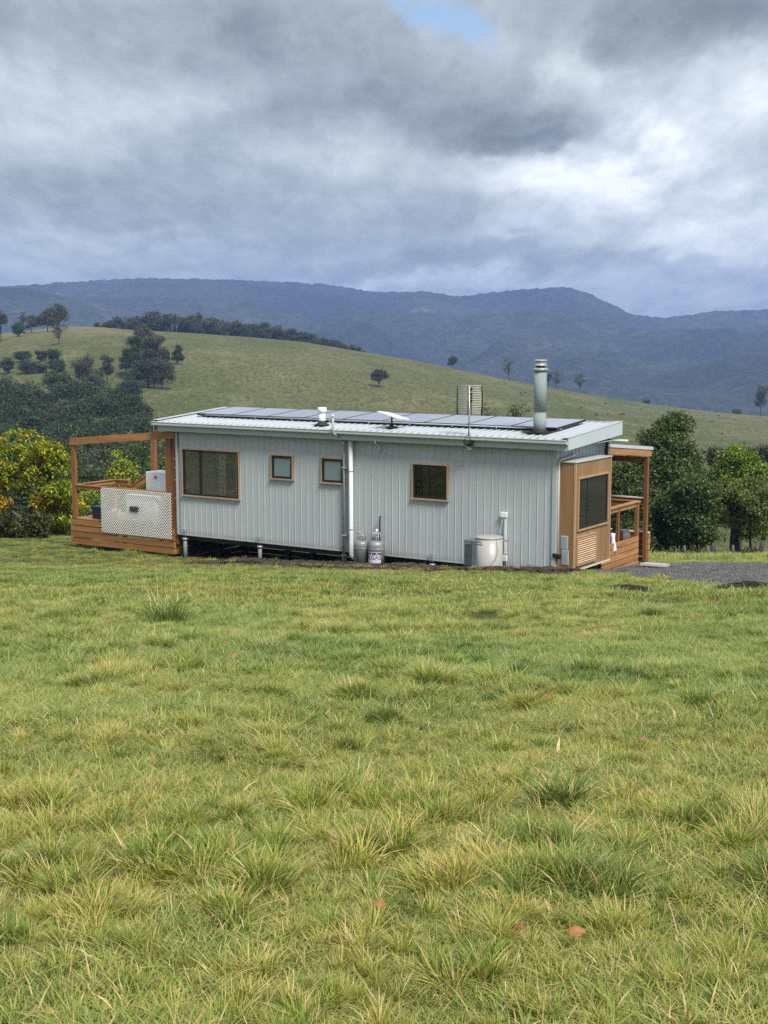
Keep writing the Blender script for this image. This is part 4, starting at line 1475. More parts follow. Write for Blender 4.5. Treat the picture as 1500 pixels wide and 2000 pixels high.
for xx in (-1.3, -2.6, -3.9):
    bm = MB(); bm.prism([(2.62 + oy, 2.46), (5.45 + oy, 2.19), (5.45 + oy, 2.30), (2.62 + oy, 2.57)], 0, xx + ox, xx + .045 + ox)
    ppart(bm, 'rafter', 'boardy')
ppart(PB(-3.95, -.05, 5.30, 5.36, 2.0, 2.14), 'roof_beam', 'boardx')
sp_ = MB(); sp_.box(-1.5 + ox, -.06 + ox, 2.75 + oy, 3.9 + oy, 0, .035, Matrix.Translation((0, 0, 2.735)) @ Matrix.Rotation(0, 4, 'X'))
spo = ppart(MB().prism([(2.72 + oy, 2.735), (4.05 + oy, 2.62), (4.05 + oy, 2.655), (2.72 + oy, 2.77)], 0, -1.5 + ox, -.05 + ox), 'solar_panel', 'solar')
MB().prism([(2.70 + oy, 2.733), (4.07 + oy, 2.615), (4.07 + oy, 2.66), (2.70 + oy, 2.778)], 0, -.048 + ox, -.03 + ox).build('panel_frame', M['white'], spo)

# pots on the porch
def leafy(bm, c, n, l, spread, w=.025, rng=RNG):
    for i in range(n):
        a = rng.uniform(0, 2 * PI); t = rng.uniform(.2, 1) * spread
        ll = l * rng.uniform(.6, 1.1)
        p0 = Vector(c); p1 = p0 + Vector((math.cos(a) * t * .5, math.sin(a) * t * .5, ll * .6)); p2 = p0 + Vector((math.cos(a) * t, math.sin(a) * t, ll))
        sd = Vector((-math.sin(a), math.cos(a), 0)) * w / 2
        bm.add([p0 - sd * .5, p0 + sd * .5, p1 + sd, p1 - sd, p2], [(0, 1, 2, 3), (3, 2, 4)])
    return bm


M['herb'] = leaf_mat('pot plant leaf', [(.05, .09, .03), (.08, .13, .04)])
p1 = empty('plant_pot', Wd(-.22, 3.20, .005), -yaw, 'blue and white glazed pot on the porch next to the bay', 'plant pot')
MB().lathe([(.12, 0), (.17, .10), (.18, .30), (.15, .40), (.17, .43), (.15, .43), (.13, .38), (.10, .36)], 0, 0, 22).build('pot', M['blueglaze'], p1)
p1b = empty('vase', Wd(-.06, 3.33, .005), -yaw, 'bright white flared vase on the porch in front of the blue pot', 'vase')
MB().lathe([(.09, 0), (.10, .05), (.065, .22), (.05, .34), (.058, .44), (.048, .44), (.04, .34)], 0, 0, 20).build('body', M['white'], p1b)
p2 = empty('plant_pot', Wd(-.30, 3.95, .005), -yaw, 'maroon planter holding a small leafy plant between the porch rail posts', 'plant pot')
MB().lathe([(.19, 0), (.22, .10), (.23, .40), (.24, .42), (.21, .42), (.20, .36)], 0, 0, 22).build('pot', M['maroon'], p2)
bm = MB(); leafy(bm, (0, 0, .36), 26, .30, .16); bm.build('plant', M['herb'], p2)
p3 = empty('plant_pot', Wd(-.28, 4.42, .005), -yaw, 'weathered grey pot beside the corner post of the porch rail', 'plant pot')
MB().lathe([(.13, 0), (.19, .12), (.20, .28), (.16, .36), (.18, .38), (.15, .38), (.14, .33)], 0, 0, 20).build('pot', M['terr'], p3)

# ------------------------------------------------------------------ gas bottles, tank, pump
from bpy import data as D


def text_mesh(txt, size, ext=.001):
    cu = D.curves.new('print', 'FONT')
    cu.body = txt
    cu.size = size
    cu.extrude = ext
    cu.align_x = 'CENTER'
    cu.align_y = 'CENTER'
    cu.resolution_u = 3
    ob = D.objects.new('print', cu)
    COL.objects.link(ob)
    dg = bpy.context.evaluated_depsgraph_get()
    me = D.meshes.new_from_object(ob.evaluated_get(dg))
    D.objects.remove(ob)
    return me


def gas_bottle(x, y, label, lab, rot, hz=0):
    gz = float(H(*Wd(x, y)[:2])) + .03
    g = empty('gas_bottle', Wd(x, y, gz), -yaw, lab, 'gas bottle', 'gas bottles by the wall')
    top = hz
    MB().lathe([(.165, .0), (.165, .04), (.188, .045), (.1885, top - .14), (.186, top - .09), (.165, top - .045), (.12, top - .012), (.06, top)], 0, 0, 30).build('shell', M['gas'], g)
    MB().lathe([(.1895, .40), (.194, .405), (.194, .425), (.1895, .43)], 0, 0, 30, caps=False).lathe([(.1895, top - .20), (.193, top - .195), (.193, top - .18), (.1895, top - .175)], 0, 0, 30, caps=False).build('weld_band', M['gas'], g)
    bm = MB()
    for a in np.radians((30, 150, 210, 330)):
        bm.tube([(.10 * math.cos(a), .10 * math.sin(a), top - .015), (.10 * math.cos(a), .10 * math.sin(a), top + .155)], .012, 8)
    bm.tube([(.105 * math.cos(t_), .105 * math.sin(t_), top + .16) for t_ in np.linspace(0, 2 * PI, 25)], .014, 8, caps=False)
    bm.build('guard_ring', M['galv'], g)
    MB().tube([(0, 0, top), (0, 0, top + .07)], .022, 10).tube([(-.04, 0, top + .085), (.04, 0, top + .085)], .014, 8).build('valve', M['alu'], g)
    if label:
        lb = MB()
        n_ = 20
        for i in range(n_):
            a0 = -PI / 2 - 1.15 + 2.3 * i / n_; a1 = -PI / 2 - 1.15 + 2.3 * (i + 1) / n_
            lb.add([(.1905 * math.cos(a0), .1905 * math.sin(a0), .10), (.1905 * math.cos(a1), .1905 * math.sin(a1), .10), (.1905 * math.cos(a1), .1905 * math.sin(a1), top - .26), (.1905 * math.cos(a0), .1905 * math.sin(a0), top - .26)], [(0, 1, 2, 3)], True)
        lo = lb.build('label_wrap', M['gaslabel'], g)
        db = MB()
        for zb0, zb1 in ((top - .315, top - .275),):
            for i in range(n_):
                if i in (4, 9, 15): continue
                a0 = -PI / 2 - 1.15 + 2.3 * i / n_; a1 = a0 + 2.3 / n_
                r_ = .1918
                db.add([(r_ * math.cos(a0), r_ * math.sin(a0), zb0), (r_ * math.cos(a1), r_ * math.sin(a1), zb0), (r_ * math.cos(a1), r_ * math.sin(a1), zb1), (r_ * math.cos(a0), r_ * math.sin(a0), zb1)], [(0, 1, 2, 3)], True)
        db.build('dark_band', M['black'], lo)
        me = text_mesh('ELGAS', .135)
        nv = len(me.vertices)
        co = np.zeros(nv * 3, np.float32)
        me.vertices.foreach_get('co', co)
        co = co.reshape(-1, 3)
        th = co[:, 0] / .193 + rot - PI / 2
        r_ = .1935 + co[:, 2]
        out_ = np.stack([r_ * np.cos(th), r_ * np.sin(th), co[:, 1] * 1.15 + top - .385], 1)
        me.vertices.foreach_set('co', out_.astype(np.float32).ravel())
        me.materials.clear()
        me.materials.append(M['purple'])
        me.update()
        link('lettering', me, lo)
    return g, gz


g1, gz1 = gas_bottle(-4.865, -.36, False, 'plain worn gas bottle standing next to the white downpipe', 0, .37 - float(H(*Wd(-4.865, -.36)[:2])) - .03)
g2, gz2 = gas_bottle(-4.43, -.38, True, 'gas bottle with a white label and purple lettering', .18, .39 - float(H(*Wd(-4.43, -.38)[:2])) - .03)
rg = empty('gas_regulator', Wd(-4.60, -.06, .60), -yaw, 'grey gas regulator with hoses on the wall above the bottles', 'regulator')
MB().lathe([(.03, -.07), (.05, -.06), (.05, -.02), (.03, -.01), (.03, .02)], 0, -.05, 14).box(-.05, .05, -.04, .02, -.16, -.08).build('body', M['alu'], rg)
MB().tube([(0, -.05, .02), (-.02, -.07, .09), (-.10, -.08, .10), (-.17, -.12, .02), (-.20, -.22, -.10)], .010, 7).tube([(.02, -.05, -.06), (.10, -.10, -.05), (.14, -.2, -.06)], .010, 7).build('hose', M['galv'], rg)
MB().tube([(.07, -.02, -.25), (.07, -.02, .27), (.085, -.03, .31), (.12, -.05, .325)], .018, 10).build('pipe', M['black'], rg)

tx, ty = -1.40, -.42
tz = float(H(*Wd(tx, ty)[:2])) + .0
tk = empty('water_tank', Wd(tx, ty, tz), -yaw, 'cream cylindrical water tank against the wall behind the grey pump', 'tank')
tt = .73 - tz
MB().lathe([(.295, -.1), (.30, .02), (.30, tt - .03)], 0, 0, 36).build('shell', M['tank'], tk)
MB().lathe([(.308, tt - .035), (.312, tt - .02), (.306, tt - .004), (.28, tt + .006), (.0, tt + .016)], 0, 0, 36).build('lid', M['tank'], tk)
bm = MB()
for z_, l_ in ((tt - .12, .55), (tt - .17, .62)):
    for i in range(8):
        a0 = -PI / 2 - .60 + l_ * i / 8; a1 = a0 + l_ / 8 * .8
        r_ = .3015
        bm.add([(r_ * math.cos(a0), r_ * math.sin(a0), z_), (r_ * math.cos(a1), r_ * math.sin(a1), z_), (r_ * math.cos(a1), r_ * math.sin(a1), z_ + .022), (r_ * math.cos(a0), r_ * math.sin(a0), z_ + .022)], [(0, 1, 2, 3)])
bm.build('print', M['purple'], tk)
bm = MB(); bm.tube([(.27, -.15, tt - .05), (.285, -.13, tt * .62), (.27, -.18, tt * .42), (.14, -.29, tt * .18), (.0, -.33, .03)], .011, 7); bm.build('hose', M['greypipe'], tk)
px_, py_ = -1.73, -.55
pz_ = float(H(*Wd(px_, py_)[:2]))
pump = empty('pump', Wd(px_, py_, pz_), -yaw, 'slate grey box-shaped pump on two stub legs before the cream tank', 'pump')
ph = .66 - pz_
MB().box(-.165, .165, -.14, .14, .13 + .0, ph).build('housing', M['pumpbox'], pump, bevel=.02)
MB().box(-.145, .02, -.150, -.1405, .17, ph - .14).build('grille', M['pumpdark'], pump)
for i in range(9):
    z_ = .20 + i * (ph - .36) / 9
    MB().box(-.14, .015, -.156, -.1505, z_, z_ + .012).build('grille_bar', M['pumpbox'], pump)
MB().box(-.12, .02, -.158, -.1405, ph - .10, ph - .085).build('handle', M['alu'], pump)
MB().box(.03, .036, -.146, -.1405, .14, ph - .02).build('seam', M['pumpdark'], pump)
for xx in (-.06, .05):
    MB().tube([(xx, -.02, -.08), (xx, -.02, .135)], .035, 10).build('leg', M['black'], pump)
MB().tube([(.10, .05, ph - .01), (.13, .12, ph + .03), (.20, .22, ph + .0)], .018, 8).build('pipe', M['greypipe'], pump)

# ------------------------------------------------------------------ soil bank before the house, gravel, paver, soil heaps
def noisy_patch(name, u0, u1, v0, v1, nu, nv, frame, lift, mat, label, kind='structure', edge=.35, amp=.05, seed=1, scale=3.0):
    u = np.linspace(u0, u1, nu); v = np.linspace(v0, v1, nv)
    U, V_ = np.meshgrid(u, v)
    eu = np.minimum((U - u0), (u1 - U)) / edge
    ev = np.minimum((V_ - v0), (v1 - V_)) / (edge * .6)
    e = np.clip(np.minimum(eu, ev) + (fbm(U * 2.2, V_ * 2.2, 3, seed + 3) - .5) * 1.2, 0, 1)
    if frame == 'house':
        X = O3[0] + U * DV[0] + V_ * NV[0]; Y = O3[1] + U * DV[1] + V_ * NV[1]
    else:
        X, Y = U, V_
    Z = H(X, Y) - .04 + sstep(e, 0, 1) * (lift + .04) + (fbm(U * scale, V_ * scale, 4, seed, .6) - .5) * amp * e * 2
    return tag(link(name, grid_mesh(name, X, Y, Z, mat)), label, None, None, kind)


noisy_patch('soil_bank', -9.6, 1.0, -2.0, .35, 420, 86, 'house', .06, M['soil'], 'strip of dug brown soil along the foot of the house wall', edge=.5, amp=.10, seed=5)
noisy_patch('under_house_ground', -11.2, -.4, .30, 3.2, 80, 24, 'house', .012, M['soil'], 'bare soil under the raised house floor', edge=.3, amp=.05, seed=8)
# gravel drive
poly_near = [(4.2, 30.6), (5.0, 28.9), (5.6, 27.3), (6.2, 24.6), (7.2, 22.6), (9, 21.2), (14, 20.0), (30, 19.0)]
def gravel_near(X): return np.interp(X, [p[0] for p in poly_near], [p[1] for p in poly_near])
U, V_ = np.meshgrid(np.linspace(4.1, 30, 260), np.linspace(0, 1, 70))
yn = gravel_near(U); yf = np.interp(U, [4.1, 6.1, 8, 14, 30], [31.6, 34.9, 35.6, 36.4, 37])
Yg = yn + (yf - yn) * V_ + (fbm(U * 1.5, V_ * 4, 3, 15) - .5) * .5 * (1 - 2 * np.abs(V_ - .5))
Zg = H(U, Yg) + .035 + (fbm(U * 5, Yg * 5, 3, 19) - .5) * .03
edge_ = np.minimum(V_, 1 - V_)
Zg = Zg - .08 * (1 - sstep(edge_, 0, .04))
tag(link('gravel_drive', grid_mesh('gravel_drive', U, Yg, Zg, M['gravel'])), 'grey gravel drive beside the porch', None, None, 'structure')

a_, s_ = pix_slope(1279, 1115)
pv = MB().box(-.30, .30, -.30, .30, -.03, .03).build('paver', M['cement'], bevel=.006)
Yp = 33.2
pv.location = (a_ * Yp, Yp, float(H(a_ * Yp, Yp)) + .08)
pv.rotation_euler = (R(-6), 0, -yaw + R(8))
tag(pv, 'square grey concrete paver lying on the gravel by the porch entry', 'paver')

# stones strewn on the gravel, too many to count
def ico():
    t = (1 + 5 ** .5) / 2
    v = np.array([(-1, t, 0), (1, t, 0), (-1, -t, 0), (1, -t, 0), (0, -1, t), (0, 1, t), (0, -1, -t), (0, 1, -t), (t, 0, -1), (t, 0, 1), (-t, 0, -1), (-t, 0, 1)], float)
    v /= np.linalg.norm(v[0])
    f = [(0, 11, 5), (0, 5, 1), (0, 1, 7), (0, 7, 10), (0, 10, 11), (1, 5, 9), (5, 11, 4), (11, 10, 2), (10, 7, 6), (7, 1, 8), (3, 9, 4), (3, 4, 2), (3, 2, 6), (3, 6, 8), (3, 8, 9), (4, 9, 5), (2, 4, 11), (6, 2, 10), (8, 6, 7), (9, 8, 1)]
    return v, np.array(f)


IV, IF = ico()


def stones(name, P, S, mat, label, flat=.7, kind='stuff'):
    n = len(P)
    jit = RNG.uniform(.7, 1.25, (n, 12, 1))
    V = IV[None] * jit * S[:, None, None]
    V[:, :, 2] *= flat
    a = RNG.uniform(0, 2 * PI, n)
    ca, sa = np.cos(a)[:, None], np.sin(a)[:, None]
    V = np.stack([V[:, :, 0] * ca - V[:, :, 1] * sa, V[:, :, 0] * sa + V[:, :, 1] * ca, V[:, :, 2]], -1) + P[:, None]
    F = (IF[None] + (np.arange(n) * 12)[:, None, None]).reshape(-1, 3)
    me = raw_mesh(name, V.reshape(-1, 3), tris=F, mat=mat)
    return tag(link(name, me), label, None, None, kind)


n = 9000
gx = 4.3 + RNG.random(n) ** 1.3 * 9
gv = RNG.random(n) * .92 + .04
gy = gravel_near(gx) + (np.interp(gx, [4.1, 6.1, 8, 14, 30], [31.6, 34.9, 35.6, 36.4, 37]) - gravel_near(gx)) * gv
P = np.stack([gx, gy, H(gx, gy) + .04], 1)
stones('gravel', P, RNG.uniform(.010, .030, n), M['gravel'], 'loose grey gravel stones on the drive')
# clods on the soil bank
n = 2600
cu = RNG.uniform(-9, .6, n); cv = RNG.uniform(-1.75, .1, n)
cx = O3[0] + cu * DV[0] + cv * NV[0]; cy = O3[1] + cu * DV[1] + cv * NV[1]
stones('soil_clods', np.stack([cx, cy, H(cx, cy) + .075], 1), RNG.uniform(.012, .045, n), M['soil'], 'loose clods of brown soil along the wall')


def heap(px, py, w, h, name_label, y0=20, y1=36, d=.5, n=500, up=.10):
    X0, Y0, Z0 = hit(px, py, y0, y1)
    m_ = w / FPX * Y0
    th = RNG.uniform(0, 2 * PI, n); rr = RNG.random(n) ** .6
    xx = X0 + np.cos(th) * rr * m_ / 2; yy_ = Y0 + np.sin(th) * rr * d
    hh = up * (1 - rr) ** .8
    return stones('soil_heap', np.stack([xx, yy_, H(xx, yy_) + hh + .02], 1), RNG.uniform(.02, .06, n) * (m_ / 1.2) ** .5, M['darksoil'], name_label, .8, 'stuff')


heap(1455, 1152, 120, 20, 'dark heap of loose soil at the edge of the gravel drive', up=.11, n=900)
heap(1230, 1153, 75, 8, 'thin dark scatter of soil in the grass before the porch', up=.05, n=260)
heap(938, 1206, 75, 8, 'dark bare soil patch in the middle of the pasture', up=.06, n=420)

# ------------------------------------------------------------------ vegetation
def quad_leaves(C, size, nrm_up=.35, aspect=.6, rng=RNG, cup=0):
    """random leaf quads (rhombus of two triangles as one quad) round centres C"""
    n = len(C)
    d = rng.normal(size=(n, 3)); d /= np.linalg.norm(d, axis=1)[:, None]
    nn = rng.normal(size=(n, 3)); nn[:, 2] += nrm_up * 2; nn -= (nn * d).sum(1)[:, None] * d; nn /= np.linalg.norm(nn, axis=1)[:, None] + 1e-9
    sd = np.cross(nn, d)
    s = size if hasattr(size, '__len__') else np.full(n, size)
    s = (s * rng.uniform(.6, 1.3, n))[:, None]
    a = C - d * s * .5; b = C + sd * s * aspect * .5 - d * s * .05; c = C + d * s * .5; e = C - sd * s * aspect * .5 - d * s * .05
    V = np.stack([a, b, c, e], 1).reshape(-1, 3)
    Q = np.arange(n * 4).reshape(-1, 4)
    return V, Q


def crown_points(blobs, n_clump, n_leaf, clump_r, rng, hollow=.55):
    """blobs: (cx,cy,cz,rx,ry,rz,weight). Clumps sit mostly near the surface, leaves fill each clump."""
    B = np.array(blobs, float)
    w = B[:, 6] / B[:, 6].sum()
    k = rng.choice(len(B), n_clump, p=w)
    d = rng.normal(size=(n_clump, 3)); d /= np.linalg.norm(d, axis=1)[:, None]
    r = (hollow + (1 - hollow) * rng.random(n_clump) ** .6)
    r *= rng.uniform(.86, 1.12, n_clump)
    C = B[k, :3] + d * r[:, None] * B[k, 3:6]
    cr = clump_r * rng.uniform(.55, 1.35, n_clump)
    m = rng.integers(int(n_leaf * .6), int(n_leaf * 1.4) + 1, n_clump)
    ci = np.repeat(np.arange(n_clump), m)
    ld = rng.normal(size=(len(ci), 3)); ld /= np.linalg.norm(ld, axis=1)[:, None]
    lr = rng.random(len(ci)) ** .45
    L = C[ci] + ld * (lr * cr[ci])[:, None] * np.array([1, 1, .72])
    return C, L, ci, rng.random(n_clump)


def limb(bm, p0, p1, r0, r1, n=7, bend=.12, segs=4, rng=RNG):
    p0 = Vector(p0); p1 = Vector(p1)
    L = (p1 - p0).length
    pts = []; rs = []
    o = Vector(rng.normal(size=3)) * L * bend
    for i in range(segs + 1):
        t = i / segs
        pts.append(p0.lerp(p1, t) + o * math.sin(PI * t) * .6)
        rs.append(r0 + (r1 - r0) * t)
    bm.tube(pts, rs, n)


def make_tree(name, height, width, style, rng, leafmat, barkmat, n_clump=220, n_leaf=70, leaf=.12, fine=1.0, trunk_h=.3, trunk_r=None, clump_r=None, blobs=None, n_limb=9, hollow=.5, up=.35, loc=(0, 0, 0), rz=0, aspect=.6, twigs=True):
    """returns the empty with children trunk and crown"""
    root = empty(name, loc, rz)
    W, Hh = width / 2, height
    if blobs is None:
        blobs = []
        th = trunk_h * Hh
        if style == 'round':
            blobs.append((0, 0, th + (Hh - th) * .5, W * .8, W * .8, (Hh - th) * .48, 1.0))
            for i in range(7):
                a = rng.uniform(0, 2 * PI); q = rng.uniform(.35, .7)
                z = th + (Hh - th) * rng.uniform(.3, .8)
                blobs.append((math.cos(a) * W * q, math.sin(a) * W * q, z, W * rng.uniform(.3, .45), W * rng.uniform(.3, .45), (Hh - th) * rng.uniform(.14, .24), .3))
        elif style == 'gum':
            for i in range(9):
                a = rng.uniform(0, 2 * PI); q = rng.uniform(.1, .72)
                z = th + (Hh - th) * rng.uniform(.22, .92)
                q *= 1 - .5 * max(0, (z / Hh - .7) / .3)
                r_ = W * rng.uniform(.26, .44)
                blobs.append((math.cos(a) * W * q, math.sin(a) * W * q, z, r_, r_, r_ * rng.uniform(.5, .85), 1))
        elif style == 'taper':
            for i in range(15):
                f_ = (i / 14) ** .9
                a = rng.uniform(0, 2 * PI); q = rng.uniform(.2, .62) * (1 - .62 * f_)
                r_ = W * rng.uniform(.24, .40) * (1 - .35 * f_)
                z = th + (Hh - th) * (.10 + .80 * f_)
                blobs.append((math.cos(a) * W * q * 1.3, math.sin(a) * W * q, z, r_, r_, r_ * rng.uniform(.6, .9), r_ * r_))
            blobs.append((0, 0, th + (Hh - th) * .4, W * .5, W * .5, (Hh - th) * .38, W * W * .5))
        elif style == 'cone':
            for i in range(6):
                f_ = i / 5
                r_ = W * (1 - .72 * f_)
                blobs.append((rng.normal() * W * .08, rng.normal() * W * .08, th + (Hh - th) * (.12 + .78 * f_), r_, r_, (Hh - th) * .16, r_ + .1))
        elif style == 'bush':
            for i in range(6):
                a = rng.uniform(0, 2 * PI); q = rng.uniform(0, .6)
                r_ = W * rng.uniform(.4, .6)
                blobs.append((math.cos(a) * W * q, math.sin(a) * W * q, Hh * rng.uniform(.35, .65), r_, r_, Hh * rng.uniform(.28, .4), 1))
    cr = clump_r or width * .09
    C, L, ci, cl = crown_points(blobs, n_clump, int(n_leaf * fine), cr, rng, hollow)
    V, Q = quad_leaves(L, leaf / fine ** .62, up, aspect, rng)
    lf = rng.random(len(L))
    me = raw_mesh('crown', V, quads=Q, mat=leafmat, attrs={'cl': np.repeat(cl[ci], 4), 'lf': np.repeat(lf, 4)})
    crown = link('crown', me, root)
    tr = trunk_r or height * .022
    bm = MB()
    topz = trunk_h * Hh + (Hh - trunk_h * Hh) * .45
    bend = Vector((rng.normal() * .03 * Hh, rng.normal() * .03 * Hh, 0))
    fork = Vector((0, 0, trunk_h * Hh)) + bend
    limb(bm, (0, 0, -.3), fork, tr, tr * .72, 10, .04, 5, rng)
    limb(bm, fork, Vector((bend.x * 1.4, bend.y * 1.4, topz + (Hh - topz) * .6)), tr * .7, tr * .15, 8, .06, 5, rng)
    pick = rng.choice(len(C), min(n_limb, len(C)), replace=False)
    for k in pick:
        t = rng.uniform(0, .55)
        st = fork.lerp(Vector((bend.x, bend.y, topz)), t)
        limb(bm, st, Vector(C[k]), tr * rng.uniform(.28, .5), tr * .08, 6, .10, 4, rng)
    bm.build('trunk', barkmat, root)
    return root


LM = {}
LM['dark'] = leaf_mat('dark evergreen leaf', [(.024, .044, .020), (.045, .075, .032), (.085, .12, .046)], .22)
LM['mid'] = leaf_mat('mid green leaf', [(.044, .068, .026), (.085, .125, .042), (.155, .20, .062)], .28)
LM['bright'] = leaf_mat('bright green leaf', [(.06, .105, .016), (.16, .24, .028), (.27, .36, .045)], .32)
LM['olive'] = leaf_mat('olive gum leaf', [(.042, .052, .030), (.075, .085, .045), (.12, .125, .068)], .2)
LM['brown'] = leaf_mat('brownish gum leaf', [(.042, .044, .030), (.070, .070, .044), (.105, .102, .062)], .2)
LM['yellow'] = leaf_mat('yellow green leaf', [(.10, .17, .03), (.22, .28, .035), (.36, .36, .05)], .35)
LM['autumn'] = leaf_mat('autumn leaf', [(.10, .20, .02), (.22, .31, .025), (.38, .40, .035), (.58, .43, .04), (.58, .27, .035)], .4)
LM['khaki'] = leaf_mat('khaki green leaf', [(.075, .095, .03), (.15, .185, .05), (.23, .27, .075)], .3)
LM['shrub'] = leaf_mat('dull undergrowth leaf', [(.03, .04, .015), (.06, .07, .025), (.11, .11, .04)], .25)


def put_tree(px, py_base, py_top, w_px, Yd, **kw):
    """tree whose foot is on the ground at distance Yd, sized as it shows"""
    a, _ = pix_slope(px, py_base)
    X0 = a * Yd
    z0 = float(H(X0, Yd))
    _, s = pix_slope(px, py_top)
    h = CAMZ + s * Yd - z0
    w = w_px / FPX * Yd
    return X0, z0, h, w


# right-hand trees beyond the gravel
def T(label, px, top, wpx, Yd, style, kindl, bark, cat='tree', base=1090, **kw):
    X0, z0, h, w = put_tree(px, base, top, wpx, Yd)
    rng = np.random.default_rng(int(px * 7 + top * 13 + Yd))
    kw.setdefault('fine', 1.25)
    o = make_tree(kw.pop('name', 'broadleaf_tree'), h, w, style, rng, LM[kindl], M[bark], loc=(X0, Yd, z0 - .05), rz=rng.uniform(0, 6), **kw)
    tag(o, label, cat, kw.get('group'))
    return o


T('tall dark green tree just right of the porch roof', 1298, 800, 235, 66, 'taper', 'mid', 'bark', n_clump=620, n_leaf=78, leaf=.16, trunk_h=.06, clump_r=.55, n_limb=12)
T('dense dark green tree behind the porch posts', 1215, 885, 170, 63, 'taper', 'mid', 'bark', n_clump=420, n_leaf=75, leaf=.17, trunk_h=.04, clump_r=.5)
T('low spreading dark tree between porch and charred trunk', 1348, 910, 150, 64, 'round', 'mid', 'bark', n_clump=420, n_leaf=75, leaf=.17, trunk_h=.04, clump_r=.5)
T('bright green round tree with the charred trunk', 1438, 872, 210, 72, 'taper', 'bright', 'burnt', n_clump=480, n_leaf=80, leaf=.16, trunk_h=.26, clump_r=.55, trunk_r=.30)
T('olive green tree drooping in front of the bright one', 1466, 940, 145, 64, 'gum', 'khaki', 'burnt', n_clump=330, n_leaf=75, leaf=.15, trunk_h=.18, clump_r=.45)
T('dark tree standing behind the bright green one', 1440, 866, 130, 92, 'round', 'dark', 'bark', n_clump=240, n_leaf=70, leaf=.2, trunk_h=.3, clump_r=.7)
T('brownish tree on the right edge of the valley', 1478, 843, 90, 130, 'gum', 'brown', 'bark', n_clump=200, n_leaf=60, leaf=.26, trunk_h=.3, clump_r=.8)
T('grey-green tree in the gap behind the tall dark tree', 1392, 858, 60, 125, 'gum', 'olive', 'bark', n_clump=170, n_leaf=60, leaf=.26, trunk_h=.3, clump_r=.8)
T('dark shrubby tree on the far right behind the trunks', 1545, 960, 110, 74, 'round', 'dark', 'bark', n_clump=240, n_leaf=70, leaf=.17, trunk_h=.15, clump_r=.6)
for (px, py, hp, w_, lb) in ((1352, 1095, 20, 70, 'pale weedy bush at the foot of the low spreading tree'), (1300, 1092, 16, 46, 'small grassy bush at the foot of the tall dark tree'), (1470, 1098, 26, 70, 'yellow green bush right of the charred trunk')):
    X0, Y0, Z0 = hit(px, py, 50, 80)
    Yd = 62.0
    T(lb, px, py - hp, w_, Yd, 'bush', 'shrub', 'bark', 'bush', name='bush', n_clump=60, n_leaf=40, leaf=.10, trunk_h=.1, clump_r=.25, n_limb=4)
# four old fence posts under the trees
fpm = MB().tube([(0, 0, -.3), (.01, 0, .5), (0, .01, 1.0)], [.07, .065, .055], 8).mesh('fence_post', M['fencepost'])
for px, lb in ((1337, 'short pale post under the low spreading tree'), (1382, 'post left of the charred trunk'), (1397, 'pale post close against the charred trunk'), (1431, 'pale post right of the charred trunk')):
    a, _ = pix_slope(px, 1090)
    o = link('fence_post', fpm); o.location = (a * 61, 61, float(H(a * 61, 61)))
    o.scale = (1, 1, .5); o.rotation_euler = (R(RNG.uniform(-6, 6)), R(RNG.uniform(-5, 5)), RNG.uniform(0, 6))
    tag(o, 'weathered ' + lb, 'post', 'old fence posts below the trees')

